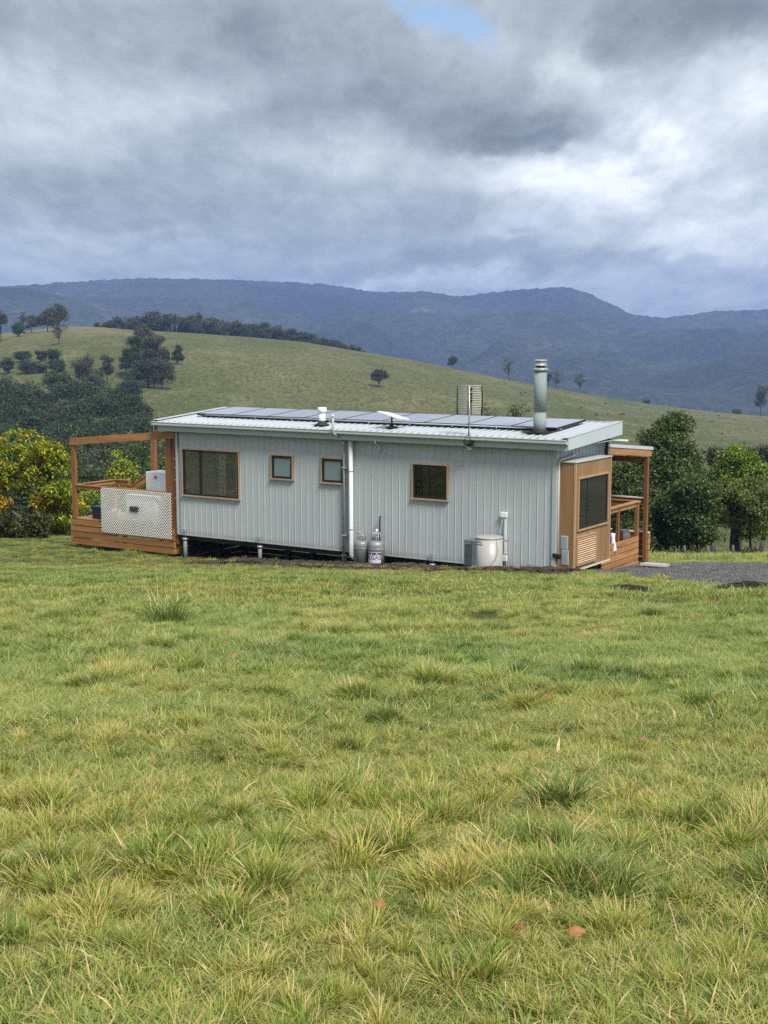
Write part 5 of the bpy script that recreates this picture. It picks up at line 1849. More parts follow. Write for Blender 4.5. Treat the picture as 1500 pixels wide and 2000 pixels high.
# left: autumn tree with large leaves
def autumn_tree():
    Yd = 42.5
    X0, z0, h, w = put_tree(58, 1045, 828, 190, Yd)
    rng = np.random.default_rng(3)
    root = empty('autumn_tree', (X0, Yd, z0 - .05), 0, 'low spreading tree with large yellow and orange leaves left of the deck', 'tree')
    W = w / 2
    blobs = []
    for (cx, cz, rx, rz_) in ((-.9, 2.3, .95, .75), (.1, 2.55, .8, .55), (.75, 2.05, .55, .55), (-.1, 1.75, .85, .45), (.95, 1.35, .5, .35), (-1.3, 1.5, .7, .5), (.5, 1.05, .45, .25), (-1.9, 2.1, .8, .7), (1.2, .85, .5, .3), (-1.1, .95, .6, .3)):
        blobs.append((cx, rng.uniform(-.4, .4), cz * h / 3.1, rx, rx * .9, rz_ * h / 3.1, 1))
    C, L, ci, cl = crown_points(blobs, 480, 32, .20, rng, .3)
    # colour: lower and left sprays turn orange first
    cl = np.clip(.38 + .33 * (-C[:, 0] / 2.0) * (C[:, 2] < 2.2) + rng.normal(size=len(C)) * .22 + .25 * ((C[:, 2] < 1.5)), 0, 1)
    # pointed drooping leaves: two quads folded along the midrib
    n = len(L)
    a = rng.uniform(0, 2 * PI, n)
    dr = rng.uniform(-.9, .15, n)
    d = np.stack([np.cos(a), np.sin(a), dr], 1); d /= np.linalg.norm(d, axis=1)[:, None]
    up = np.array([0, 0, 1.]) + rng.normal(size=(n, 3)) * .4
    sd = np.cross(d, up); sd /= np.linalg.norm(sd, axis=1)[:, None]
    nn = np.cross(sd, d)
    ln = rng.uniform(.10, .19, n)[:, None]
    wd = ln * .30
    base = L; mid = L + d * ln * .45 - nn * ln * .02; tip = L + d * ln - nn * ln * .12
    V = np.stack([base, mid + sd * wd * .62 + nn * wd * .25, tip, mid, mid - sd * wd * .62 + nn * wd * .25], 1).reshape(-1, 3)
    T_ = []
    i5 = np.arange(n) * 5
    F = np.concatenate([np.stack([i5, i5 + 3, i5 + 1], 1), np.stack([i5 + 1, i5 + 3, i5 + 2], 1), np.stack([i5, i5 + 4, i5 + 3], 1), np.stack([i5 + 4, i5 + 2, i5 + 3], 1)])
    lf = rng.random(n)
    fol = link('foliage', raw_mesh('foliage', V, tris=F, mat=LM['autumn'], attrs={'cl': np.repeat(cl[ci], 5), 'lf': np.repeat(lf, 5)}), root)
    fol['kind'] = 'stuff'
    # the largest leaves facing the pasture hang as leaves of their own
    lm = []
    for v_ in range(5):
        q = MB()
        c0 = v_ / 4
        q.add([(0, 0, 0), (.08, .038, .010), (.19, 0, -.04), (.08, 0, -.004), (.08, -.038, .010)], [(0, 3, 1), (1, 3, 2), (0, 4, 3), (4, 2, 3)])
        me = q.mesh('leaf', LM['autumn'])
        for nm, vv in (('cl', .25 + .6 * c0), ('lf', rng.random())):
            at = me.attributes.new(nm, 'FLOAT', 'POINT'); at.data.foreach_set('value', np.full(5, vv, np.float32))
        lm.append(me)
    for i in range(200):
        k = rng.integers(len(C))
        p = C[k] + rng.normal(size=3) * .12 + np.array([0, -.25, 0])
        v_ = int(np.clip(round((cl[k] - .1) * 5), 0, 4))
        link('leaf', lm[v_], root, tuple(p), (rng.uniform(-.5, .5), rng.uniform(.2, 1.1), rng.uniform(0, 2 * PI)))
    bm = MB()
    limb(bm, (0, 0, -.3), (-.08, 0, .55), .13, .10, 10, .03, 4, rng)
    for p0, p1, r0 in (((-.08, 0, .5), (-1.0, .1, 1.25), .07), ((-1.0, .1, 1.25), (-1.7, 0, 2.0), .045), ((-.08, 0, .5), (.15, 0, 1.6), .07), ((.15, 0, 1.6), (.2, 0, 2.6), .04), ((-.02, 0, .45), (.9, -.1, 1.0), .06), ((.9, -.1, 1.0), (1.5, 0, 1.3), .035), ((.15, 0, 1.3), (.8, .1, 1.9), .04), ((-.5, 0, .9), (-.6, -.2, 2.1), .04)):
        limb(bm, p0, p1, r0, r0 * .5, 8, .08, 5, rng)
    for i in range(26):
        k = rng.integers(len(C)); s0 = Vector(((-.9, .0, 1.2), (.15, 0, 1.5), (.9, -.1, 1.0), (.2, 0, 2.2))[i % 4])
        limb(bm, s0, Vector(C[k]), .022, .006, 5, .12, 4, rng)
    bm.build('trunk', M['greybark'], root)


autumn_tree()
# trees and bushes behind the deck
T('yellow green small tree seen through the pergola frame', 240, 872, 60, 52, 'round', 'yellow', 'bark', base=1040, n_clump=140, n_leaf=45, leaf=.13, trunk_h=.25, clump_r=.3)
T('dark leafy tree behind the deck cabinet', 300, 880, 95, 56, 'round', 'mid', 'bark', base=1040, n_clump=240, n_leaf=70, leaf=.13, trunk_h=.12, clump_r=.42)
T('grey-green tree behind the left post of the pergola', 172, 905, 90, 60, 'round', 'dark', 'bark', base=1040, n_clump=240, n_leaf=70, leaf=.14, trunk_h=.15, clump_r=.45)
T('pale green bush above the deck rail', 190, 935, 75, 47, 'bush', 'yellow', 'bark', 'bush', base=1040, name='bush', n_clump=110, n_leaf=34, leaf=.10, trunk_h=.1, clump_r=.22)
T('dense green bush under the deck rail', 185, 975, 80, 46, 'bush', 'mid', 'bark', 'bush', base=1040, name='bush', n_clump=130, n_leaf=45, leaf=.11, trunk_h=.1, clump_r=.25)
T('dark round bush beside the autumn tree trunk', 90, 985, 60, 47, 'bush', 'mid', 'bark', 'bush', base=1040, name='bush', n_clump=120, n_leaf=45, leaf=.11, trunk_h=.1, clump_r=.25)
T('low yellow green bush at the foot of the autumn tree', 112, 1000, 62, 44, 'bush', 'yellow', 'bark', 'bush', base=1045, name='bush', n_clump=90, n_leaf=36, leaf=.11, trunk_h=.1, clump_r=.22)
T('broad green bush hiding the foot of the autumn tree', 66, 1000, 60, 41.6, 'bush', 'shrub', 'bark', 'bush', base=1045, name='bush', n_clump=120, n_leaf=38, leaf=.11, trunk_h=.1, clump_r=.22)
T('dull grassy bush left of the autumn tree foot', 15, 1004, 60, 41.9, 'bush', 'shrub', 'bark', 'bush', base=1045, name='bush', n_clump=90, n_leaf=36, leaf=.11, trunk_h=.1, clump_r=.22)
T('dark bush left of the autumn tree trunk', 8, 960, 90, 50, 'bush', 'dark', 'bark', 'bush', base=1040, name='bush', n_clump=150, n_leaf=50, leaf=.12, trunk_h=.1, clump_r=.3)
T('bushy dark tree rising behind the autumn tree', 60, 862, 150, 66, 'round', 'dark', 'bark', base=1040, n_clump=300, n_leaf=70, leaf=.16, trunk_h=.1, clump_r=.55)
T('tree whose top shows above the pergola beam', 250, 838, 150, 84, 'round', 'mid', 'bark', base=1040, n_clump=300, n_leaf=65, leaf=.19, trunk_h=.1, clump_r=.7)
T('dark tree behind the pergola beam near the grey wall', 320, 852, 110, 78, 'round', 'dark', 'bark', base=1040, n_clump=260, n_leaf=65, leaf=.18, trunk_h=.1, clump_r=.6)
T('mid green tree top between autumn tree and pergola', 140, 838, 120, 95, 'round', 'mid', 'bark', base=1040, n_clump=260, n_leaf=65, leaf=.2, trunk_h=.1, clump_r=.7)
T('olive tree top above the autumn tree on the left', 40, 818, 130, 110, 'gum', 'olive', 'bark', base=1040, n_clump=260, n_leaf=65, leaf=.24, trunk_h=.1, clump_r=.9)
T('dull green tree top left of the roof corner', 215, 862, 90, 105, 'round', 'olive', 'bark', base=1040, n_clump=200, n_leaf=60, leaf=.22, trunk_h=.1, clump_r=.8)
# trees partly hidden behind the house, seen through its windows or over its roof
T('green shrub showing over the solar panels, left of two', 966, 778, 62, 150, 'round', 'olive', 'bark', base=1000, n_clump=110, n_leaf=50, leaf=.28, trunk_h=.2, clump_r=.8)
T('green shrub showing over the solar panels beside the flue', 1012, 772, 62, 150, 'round', 'mid', 'bark', base=1000, n_clump=110, n_leaf=50, leaf=.28, trunk_h=.2, clump_r=.8)

# ---- single trees on the opposite hill
def hill_tree(label, px, base, top, wpx, style, leaf, bark='bark', n_clump=70, n_leaf=26, trunk_h=.25, name='gum_tree', cat='tree', clump=.13, hollow=.4, leafk=.055, n_limb=7):
    X0, Y0, Z0 = hit(px, base, 262, 900)
    h = (base - top) / FPX * Y0 * 1.01
    w = wpx / FPX * Y0 * 1.28
    h *= 1.04
    rng = np.random.default_rng(int(px * 3 + base * 5))
    o = make_tree(name, h, w, style, rng, LM[leaf], M[bark], n_clump=n_clump, n_leaf=n_leaf, leaf=max(.36, w * leafk * .8), trunk_h=trunk_h, clump_r=w * clump, n_limb=n_limb, hollow=hollow, loc=(X0, Y0, Z0 - .1), rz=0, trunk_r=max(.22, h * .022))
    tag(o, label, cat)
    return o


HT_ = [
    ('bushy gum tree on the hill crest at the left picture edge', 2, 668, 604, 36, 'gum', 'olive'),
    ('small round tree below the crest near the left edge', 38, 657, 629, 24, 'round', 'dark'),
    ('thin bare-topped gum tree on the left crest', 44, 650, 607, 20, 'gum', 'olive'),
    ('pale spreading gum on the crest left of the tall pair', 62, 650, 620, 30, 'gum', 'olive'),
    ('broad dark gum tree on the crest, left one of a tall pair', 92, 648, 610, 44, 'gum', 'brown'),
    ('tallest gum tree on the left crest', 112, 646, 598, 44, 'gum', 'olive'),
    ('gum tree with a bare fork just below the left crest', 115, 673, 634, 34, 'gum', 'brown'),
    ('round bush tree on the dry slope at far left', 14, 730, 699, 22, 'round', 'brown'),
    ('lone round dark tree on the left slope', 45, 707, 685, 30, 'round', 'dark'),
    ('brownish round tree, left of a close pair on the slope', 82, 706, 684, 19, 'round', 'brown'),
    ('dark green tree, right of a close pair on the slope', 104, 708, 683, 26, 'round', 'dark'),
    ('wide low dark tree at the top of the wood', 54, 729, 707, 38, 'round', 'dark'),
    ('small olive tree between two dark ones above the wood', 83, 728, 710, 22, 'round', 'olive'),
    ('round dark tree at the right of the row above the wood', 115, 727, 703, 28, 'round', 'dark'),
    ('wide brown leafless-looking tree on the wood edge', 170, 756, 702, 54, 'gum', 'brown'),
    ('tall thin brown tree beside the wide one', 210, 752, 690, 30, 'gum', 'brown'),
    ('tall gum standing highest in the central clump', 279, 700, 634, 38, 'gum', 'olive'),
    ('dark gum on the left of the central clump', 262, 745, 668, 40, 'gum', 'dark'),
    ('big bushy gum in the middle of the clump', 290, 757, 664, 56, 'gum', 'brown'),
    ('dark gum on the right of the central clump', 317, 752, 660, 36, 'gum', 'olive'),
    ('low olive tree at the left foot of the clump', 248, 735, 690, 26, 'gum', 'olive'),
    ('rounded tree filling the foot of the clump', 300, 758, 700, 46, 'round', 'brown'),
    ('dark tree between the tall gum and the left one of the clump', 271, 740, 655, 40, 'gum', 'dark'),
    ('olive tree filling the right foot of the clump', 316, 760, 700, 44, 'round', 'olive'),
    ('dark tree filling the left foot of the clump', 270, 757, 705, 44, 'round', 'dark'),
    ('brown tree right of the tall gum, upper clump', 303, 735, 655, 44, 'gum', 'brown'),
    ('dark bushy tree below the wide brown one', 182, 772, 728, 44, 'round', 'olive'),
    ('dark tree at the upper corner of the wood beside the clump', 255, 790, 738, 36, 'round', 'dark'),
    ('lone dark upright tree right of the clump', 348, 711, 675, 21, 'cone', 'dark'),
    ('lone round tree in the middle of the green hill', 741, 757, 718, 29, 'gum', 'brown'),
    ('leaning small tree on the crest above the roof', 884, 719, 698, 19, 'gum', 'brown'),
    ('slender open tree on the crest left of the flue', 995, 744, 699, 27, 'gum', 'brown'),
    ('bare-branched tree on the crest just right of the flue', 1087, 757, 726, 27, 'gum', 'brown'),
    ('fan-shaped bare tree on the crest farther right', 1133, 765, 726, 29, 'gum', 'brown'),
    ('narrow tree half hidden by the flue', 1072, 754, 728, 12, 'gum', 'olive'),
    ('tall gum with pale trunks at the right picture edge', 1487, 806, 750, 36, 'gum', 'brown'),
    ('low bush on the far crest right of centre', 1262, 786, 778, 18, 'bush', 'olive'),
    ('small round bush on the crest at far right', 1440, 803, 794, 20, 'bush', 'dark'),
]
for i, (lb, px, b, t_, w_, st, lf_) in enumerate(HT_):
    bare = 'bare' in lb or 'slender' in lb
    near = 235 < px < 335
    nm = 'bush' if st == 'bush' else ('gum_tree' if st == 'gum' else 'hill_tree')
    hill_tree(lb, px, b, t_, w_, st, lf_, name=nm, cat='bush' if st == 'bush' else 'tree', n_clump=60 if bare else (240 if near else 170), n_leaf=20 if bare else 36, trunk_h=.12 if near else {'bush': .05, 'round': .07}.get(st, .22), n_limb=16 if bare else 8,
              hollow=.2 if not bare else .5, clump=.12 if bare else .15)
# pale dead trees
def dead_tree(label, px, base, top, wpx):
    X0, Y0, Z0 = hit(px, base, 262, 900)
    h = (base - top) / FPX * Y0; w = wpx / FPX * Y0
    rng = np.random.default_rng(int(px))
    root = empty('dead_tree', (X0, Y0, Z0 - .1), 0, label, 'tree')
    bm = MB()
    limb(bm, (0, 0, -.3), (w * .05, 0, h * .5), h * .02, h * .014, 7, .04, 4, rng)
    bm.build('trunk', M['palebark'], root)
    for i in range(9):
        a = rng.uniform(0, 2 * PI)
        b = MB(); limb(b, (w * .04, 0, h * rng.uniform(.3, .5)), (math.cos(a) * w * .5, math.sin(a) * w * .4, h * rng.uniform(.65, 1)), h * .010, h * .003, 5, .08, 3, rng)
        b.build('branch', M['palebark'], root)
    return root


dead_tree('pale dead tree on the lower slope above the house roof edge', 362, 791, 753, 26)
dead_tree('pale dead trunk, left of two in front of the ridge wood', 337, 647, 630, 5)
dead_tree('pale dead trunk, right of two in front of the ridge wood', 345, 647, 631, 6)

# ---- woods: instanced trees kept in one object each
src_coll = bpy.data.collections.new('tree_sources')     # never linked to the scene


def source_tree(i, h, w, style, leaf, n_clump=46, n_leaf=16, leafsz=.9):
    rng = np.random.default_rng(100 + i)
    th = .12
    blobs = []
    W = w / 2
    for k in range(8):
        a = rng.uniform(0, 2 * PI); q = rng.uniform(0, .6); z = h * rng.uniform(.35, .86)
        r_ = W * rng.uniform(.35, .55)
        blobs.append((math.cos(a) * W * q, math.sin(a) * W * q, z, r_, r_, r_ * (.8 if style == 'round' else .6), 1))
    C, L, ci, cl = crown_points(blobs, n_clump, n_leaf, w * .13, rng, .3)
    V, Q = quad_leaves(L, leafsz, .4, .7, rng)
    # trunk as a plain tapered 5-gon joined in
    lf = rng.random(len(L))
    me = raw_mesh('wood_tree_crown', V, quads=Q, mat=LM[leaf], attrs={'cl': np.repeat(cl[ci], 4), 'lf': np.repeat(lf, 4)})
    o = bpy.data.objects.new('wood_tree', me)
    src_coll.objects.link(o)
    return o


def scatter(name, pts, rots, scales, coll_objs, mat=None, label=None, kind='stuff', tint=None, idx=None):
    """one object holding many instances of the given source objects"""
    coll = bpy.data.collections.new(name + '_sources')
    objs = sorted(coll_objs, key=lambda o: o.name)
    for o in objs:
        coll.objects.link(o)
    me = bpy.data.meshes.new(name)
    P = np.asarray(pts, np.float32)
    me.vertices.add(len(P)); me.vertices.foreach_set('co', P.ravel())
    n = len(P)
    at = me.attributes.new('rot', 'FLOAT_VECTOR', 'POINT'); at.data.foreach_set('vector', np.asarray(rots, np.float32).ravel())
    S = np.asarray(scales, np.float32)
    if S.ndim == 1: S = np.repeat(S[:, None], 3, 1)
    at = me.attributes.new('scl', 'FLOAT_VECTOR', 'POINT'); at.data.foreach_set('vector', S.ravel())
    at = me.attributes.new('pick', 'INT', 'POINT'); at.data.foreach_set('value', (RNG.integers(0, len(objs), n) if idx is None else idx).astype(np.int32))
    at = me.attributes.new('tint', 'FLOAT', 'POINT'); at.data.foreach_set('value', (RNG.random(n) if tint is None else tint).astype(np.float32))
    ob = link(name, me)
    ng = bpy.data.node_groups.new(name + '_nodes', 'GeometryNodeTree')
    ng.interface.new_socket('Geometry', in_out='INPUT', socket_type='NodeSocketGeometry')
    ng.interface.new_socket('Geometry', in_out='OUTPUT', socket_type='NodeSocketGeometry')
    nd = ng.nodes; lk = ng.links
    gi = nd.new('NodeGroupInput'); go = nd.new('NodeGroupOutput')
    ci = nd.new('GeometryNodeCollectionInfo'); ci.inputs['Collection'].default_value = coll
    ci.inputs['Separate Children'].default_value = True
    ci.inputs['Reset Children'].default_value = True
    iop = nd.new('GeometryNodeInstanceOnPoints'); iop.inputs['Pick Instance'].default_value = True
    def na(nm, ty):
        q = nd.new('GeometryNodeInputNamedAttribute'); q.data_type = ty; q.inputs['Name'].default_value = nm
        return q.outputs['Attribute']
    m2p = nd.new('GeometryNodeMeshToPoints')
    lk.new(gi.outputs[0], m2p.inputs[0]); lk.new(m2p.outputs[0], iop.inputs['Points'])
    lk.new(ci.outputs[0], iop.inputs['Instance'])
    lk.new(na('pick', 'INT'), iop.inputs['Instance Index'])
    e2r = nd.new('FunctionNodeEulerToRotation')
    lk.new(na('rot', 'FLOAT_VECTOR'), e2r.inputs[0]); lk.new(e2r.outputs[0], iop.inputs['Rotation'])
    lk.new(na('scl', 'FLOAT_VECTOR'), iop.inputs['Scale'])
    lk.new(iop.outputs[0], go.inputs[0])
    mo = ob.modifiers.new('scatter', 'NODES'); mo.node_group = ng
    tag(ob, label, None, None, kind)
    return ob


LM['wood'] = leaf_mat('dark green wood leaf', [(.018, .034, .015), (.034, .060, .024), (.065, .095, .036)], .2)  # darker green leaf set for the woods
wsrc = [source_tree(i, 12, 11, 'round' if i % 2 else 'gum', ('wood', 'wood', 'dark', 'wood', 'wood', 'olive')[i], 90, 34, .42) for i in range(6)]


def grove(name, label, region, n, smin, smax, rng, src=wsrc, taper=None):
    """region(px_u, v) gives picture columns / distance"""
    P = []; S = []
    while len(P) < n:
        px, Yd = region(rng)
        a, _ = pix_slope(px, 700)
        X0 = a * Yd
        s = rng.uniform(smin, smax) * (taper(px) if taper else 1.0); P.append((X0, Yd, float(H(X0, Yd)) - 1.2 * s)); S.append((s, s, s * rng.uniform(.8, 1.15)))
    P = np.array(P)
    Rr = np.zeros((n, 3)); Rr[:, 2] = rng.uniform(0, 2 * PI, n)
    return scatter(name, P, Rr, np.array(S), src, None, label)


rw = np.random.default_rng(5)


def reg_wood(r):
    """dark wood on the lower left of the hill: tops at about y=735..760 of the picture"""
    px = r.uniform(-260, 272)
    Yd = r.uniform(215, 345 - 18 * (px > 120) - 8 * (px > 235))
    return px, Yd


grove('woodland', 'dense dark green wood on the lower left slope', reg_wood, 620, .6, 1.05, rw)


def reg_ridge(r):
    px = 190 + 520 * r.random()
    a, _ = pix_slope(px, 640)
    return px, 690 + 60 * math.sin(a * 5 + .6) + 14 + r.uniform(0, 55)


rsrc = [source_tree(20 + i, 12, 11, 'gum', ('olive', 'brown', 'olive', 'dark')[i % 4], 60, 26, .6) for i in range(4)]
grove('ridge_wood', 'belt of grey-green trees behind the crest of the hill', reg_ridge, 760, .62, 1.15, rw, rsrc, lambda q: float(np.interp(q, [190, 250, 300, 450, 580, 710], [.45, .75, 1.1, .95, .7, .45])))


def reg_valley(r):
    px = r.uniform(-300, 420)
    return px, r.uniform(120, 215)


grove('valley_scrub', 'dark trees filling the valley below the hill on the left', reg_valley, 150, .5, .95, rw, wsrc)


def reg_valley_r(r):
    px = r.uniform(1180, 1800)
    return px, r.uniform(175, 262)


grove('valley_thicket', 'scattered dark trees in the valley on the right', reg_valley_r, 34, .35, .6, rw, wsrc)

# ---- cattle on the far hill
cb = MB()
cb.tube([(-1.0, 0, 1.0), (-.8, 0, 1.05), (-.2, 0, 1.02), (.4, 0, 1.05), (.8, 0, 1.12), (1.15, 0, 1.22), (1.3, 0, 1.15)], [.22, .40, .44, .42, .32, .20, .16], 10)
cb.tube([(1.25, 0, 1.2), (1.45, 0, 1.05), (1.65, 0, .85)], [.17, .15, .09], 8)
for sx in (-.8, .62):
    for sy in (-.22, .22):
        cb.tube([(sx, sy, .95), (sx + .03, sy, .5), (sx, sy, 0)], [.15, .08, .06], 7)
cb.tube([(-1.1, 0, 1.2), (-1.25, 0, .8), (-1.25, 0, .4)], [.04, .03, .04], 6)
cbm = cb.mesh('cow', M['cow'])
for i, (px, py, lb) in enumerate([(1183, 790, 'highest of those above the roof corner'), (1187, 811, 'just above the roof corner'), (1213, 812, 'left one of a close pair over the porch'), (1219, 811, 'right one of a close pair over the porch'),
        (1253, 801, 'above the top of the tall dark tree'), (1134, 799, 'below the fan-shaped bare tree'), (1165, 812, 'lowest one right of the flue'), (1391, 826, 'right of the tall dark tree'), (1410, 849, 'lowest and farthest right'),
        (1404, 814, 'upper one near the right end of the crest'), (1018, 770, 'left one of a pair beside the flue'), (1026, 769, 'right one of a pair beside the flue')]):
    X0, Y0, Z0 = hit(px, py, 262, 900)
    o = link('cow', cbm); o.location = (X0, Y0, Z0); o.rotation_euler = (0, 0, RNG.uniform(0, 6)); o.scale = (.55, .55, .55)
    tag(o, 'tiny dark cow on the far hill, ' + lb, 'cow', 'cattle grazing on the far hill')

# ------------------------------------------------------------------ grass
def mat_grass():
    m, N, bs, out = mat_base('pasture grass blades')
    N.n.remove(bs)
    pos = N.node('ShaderNodeNewGeometry').outputs['Position']
    t = attr(N, 't'); br = attr(N, 'br'); dry = attr(N, 'dry')
    oi = N.node('ShaderNodeObjectInfo').outputs['Random']
    f = grass_field_colour(N, pos)
    f = N.math('ADD', f, N.math('MULTIPLY', N.math('SUBTRACT', oi, .5), .16))
    f = N.math('ADD', f, N.math('MULTIPLY', N.math('SUBTRACT', br, .5), .16))
    tint = attr(N, 'tint', 'INSTANCER')
    long_ = attr(N, 'lng')
    f = N.math('ADD', f, N.math('MULTIPLY', long_, N.math('MULTIPLY', N.math('SUBTRACT', tint, .38), .24)))
    green = N.ramp(f, [(.335, (.090, .176, .036)), (.465, (.172, .266, .043)), (.61, (.285, .344, .050)), (.785, (.43, .41, .10))])
    cool = N.mix(br, (.118, .182, .042), (.28, .31, .088))
    green = N.mix(N.math('MULTIPLY', N.math('SUBTRACT', 1.0, long_), .60), green, cool)
    straw = N.mix(br, (.48, .37, .16), (.68, .54, .31))
    # dry blades, and dry tips on yellow ones
    tipd = N.math('MULTIPLY', N.rng(t, .45, 1.0), N.math('MULTIPLY', long_, N.rng(f, .48, .79, .05, .82)))
    k = N.math('MAXIMUM', dry, tipd)
    c = N.mix(k, green, straw)
    c = N.mix(N.rng(t, 0, .35, .55, 0), c, (.10, .085, .04))        # brown sheath at the foot, with the shade between blades put into it
    big = N.noise(pos, .16, 3, .5)
    c = N.mix(1.0, c, N.mix(N.rng(big, .35, .65), (.88, .98, .95), (1.10, 1.03, .98)), 'MULTIPLY')
    d = N.node('ShaderNodeBsdfPrincipled')
    N.put(d.inputs['Base Color'], c)
    d.inputs['Roughness'].default_value = .5
    d.inputs['Specular IOR Level'].default_value = .3
    tr = N.node('ShaderNodeBsdfTranslucent')
    N.put(tr.inputs[0], N.mix(1.0, c, (1.05, 1.1, .6), 'MULTIPLY'))
    mx = N.node('ShaderNodeMixShader')
    mx.inputs[0].default_value = .22
    N.l.new(d.outputs[0], mx.inputs[1]); N.l.new(tr.outputs[0], mx.inputs[2])
    N.l.new(mx.outputs[0], out.inputs[0])
    return m


GM = mat_grass()


def tuft(name, n, rad, hmin, hmax, wid, lean, dryp, rng, flop=.5, segs=3, lng=1.0):
    """bundle of curved tapering blades"""
    r = rad * rng.random(n) ** .6
    a = rng.uniform(0, 2 * PI, n)
    b = np.stack([r * np.cos(a), r * np.sin(a), np.zeros(n) - .01], 1)
    da = a + rng.normal(size=n) * .9
    h = rng.uniform(hmin, hmax, n)
    ln = lean * rng.uniform(.2, 1.3, n) * h
    d = np.stack([np.cos(da), np.sin(da), np.zeros(n)], 1)
    w = wid * rng.uniform(.6, 1.3, n)
    sd = np.stack([-np.sin(da), np.cos(da), np.zeros(n)], 1)
    tw = rng.normal(size=n) * .7
    sd = sd * np.cos(tw)[:, None] + d * np.sin(tw)[:, None]
    V = []; Tt = []
    fl = flop * rng.uniform(.3, 1.2, n)
    for i in range(segs + 1):
        t = i / segs
        p = b + d * (ln * t ** 1.7)[:, None] + np.array([0, 0, 1.]) * (h * (t - fl * .42 * t ** 2.6))[:, None]
        ww = (w * (1 - .75 * t ** 1.5) * .5)[:, None]
        if i < segs:
            V += [p - sd * ww, p + sd * ww]; Tt += [t, t]
        else:
            V += [p]; Tt += [1.0]
    nv = len(V)
    V = np.stack(V, 1).reshape(-1, 3)
    base = np.arange(n) * nv
    Q = []
    for i in range(segs - 1):
        Q.append(np.stack([base + 2 * i, base + 2 * i + 1, base + 2 * i + 3, base + 2 * i + 2], 1))
    i = segs - 1
    T_ = np.stack([base + 2 * i, base + 2 * i + 1, base + 2 * i + 2], 1)
    br = np.repeat(rng.random(n), nv)
    dry = np.repeat((rng.random(n) < dryp) * rng.uniform(.5, 1, n), nv)
    me = raw_mesh(name, V, quads=np.concatenate(Q), tris=T_, mat=GM, attrs={'t': np.tile(Tt, n), 'br': br, 'dry': dry, 'lng': np.full(n * nv, lng)})
    return bpy.data.objects.new(name, me)


gr = np.random.default_rng(77)
mats_short = [tuft('a_mat_%d' % i, 80, .11, .02, .062, .0040, 1.5, .22, gr, 1.2, 3, 0.0) for i in range(6)]
tall = [tuft('a_tall_%d' % i, 100, .055, .08, .175, .0056, .8, .16 + .06 * (i % 3), gr, .7, 4) for i in range(7)]
far_short = [tuft('a_farm_%d' % i, 50, .17, .025, .07, .0085, 1.2, .2, gr, .9, 3, 0.0) for i in range(5)]
far_tall = [tuft('a_fart_%d' % i, 60, .14, .07, .16, .009, .8, .16 + .06 * (i % 3), gr, .7) for i in range(5)]
stalks = [tuft('a_stalk_%d' % i, 5, .05, .14, .26, .0024, .6, .9, gr, .6, 5) for i in range(3)]


def field(n, y0, y1, rng, k=.34, c=1.0):
    """random places in the wedge in view, evenly spread over the ground"""
    out_ = []
    while len(out_) < n:
        m = n * 2
        Y_ = rng.uniform(y0, y1, m); X_ = rng.uniform(-1, 1, m) * (k * y1 + c)
        ok = np.abs(X_) < k * Y_ + c
        out_ += list(zip(X_[ok], Y_[ok]))
    return np.array(out_[:n])


def free(P):
    """leave out the house, soil, gravel and bare patches"""
    X, Y = P[:, 0], P[:, 1]
    rx, ry = X - O3[0], Y - O3[1]
    u = rx * DV[0] + ry * DV[1]; v = rx * NV[0] + ry * NV[1]
    nz = (fbm(X * 2.2, Y * 2.2, 3, 61) - .5)
    ok = np.ones(len(P), bool)
    ok &= ~((u > -9.3 + nz) & (u < .7 + nz) & (v > -1.62 + nz * .9) & (v < 3.0))
    ok &= ~((u > -11.0) & (u < .4) & (v > -.05) & (v < 2.6))
    ok &= ~((u > -14.75) & (u < -11.0) & (v > .05) & (v < 1.7))
    ok &= ~((u > -4) & (u < .0) & (v > 2.5) & (v < 5.6))
    ge = gravel_near(X) + nz * 1.2
    gf = np.interp(X, [4.1, 6.1, 8, 14, 30], [31.6, 34.9, 35.6, 36.4, 37])
    ok &= ~((X > 4.3 + nz) & (Y > ge) & (Y < gf + nz))
    for px, py, w_ in ((938, 1206, .45), (1230, 1153, .4), (310, 1225, .16), (1050, 1170, .2)):
        hx, hy, _ = hit(px, py, 12, 36)
        ok &= ~((((X - hx) / w_) ** 2 + ((Y - hy + w_ * .8) / (w_ * 1.9)) ** 2) < 1 + nz * 1.2)
    return ok


def lay(name, n, y0, y1, src, rng, smin, smax, label, by=None, k=.34, c=1.0, tilt=.12, thin=None):
    P = field(n, y0, y1, rng, k, c)
    P = P[free(P)]
    if by is not None:
        q = by(P[:, 0], P[:, 1])
        keep = rng.random(len(P)) < q
        P = P[keep]
    n = len(P)
    Z = H(P[:, 0], P[:, 1])
    hh = .72 + .6 * sstep(fbm(P[:, 0] * 1.3, P[:, 1] * 1.3, 3, 91), .3, .7)
    s = rng.uniform(smin, smax, n) * hh
    s = s * (1 - .4 * sstep(P[:, 1], 25, 30) * (1 - sstep(P[:, 1], 40, 50)))
    S = np.stack([s * rng.uniform(.85, 1.2, n), s * rng.uniform(.85, 1.2, n), s * rng.uniform(.75, 1.15, n)], 1)
    Rr = np.stack([rng.normal(size=n) * tilt, rng.normal(size=n) * tilt, rng.uniform(0, 2 * PI, n)], 1)
    return scatter(name, np.stack([P[:, 0], P[:, 1], Z], 1), Rr, S, src, None, label)


def clumpy(X, Y):
    f = fbm(X * .9, Y * .9, 3, 71)
    g = fbm(X * 3.1, Y * 3.1, 2, 72)
    return .06 + .94 * sstep(f * .6 + g * .4, .44, .62)


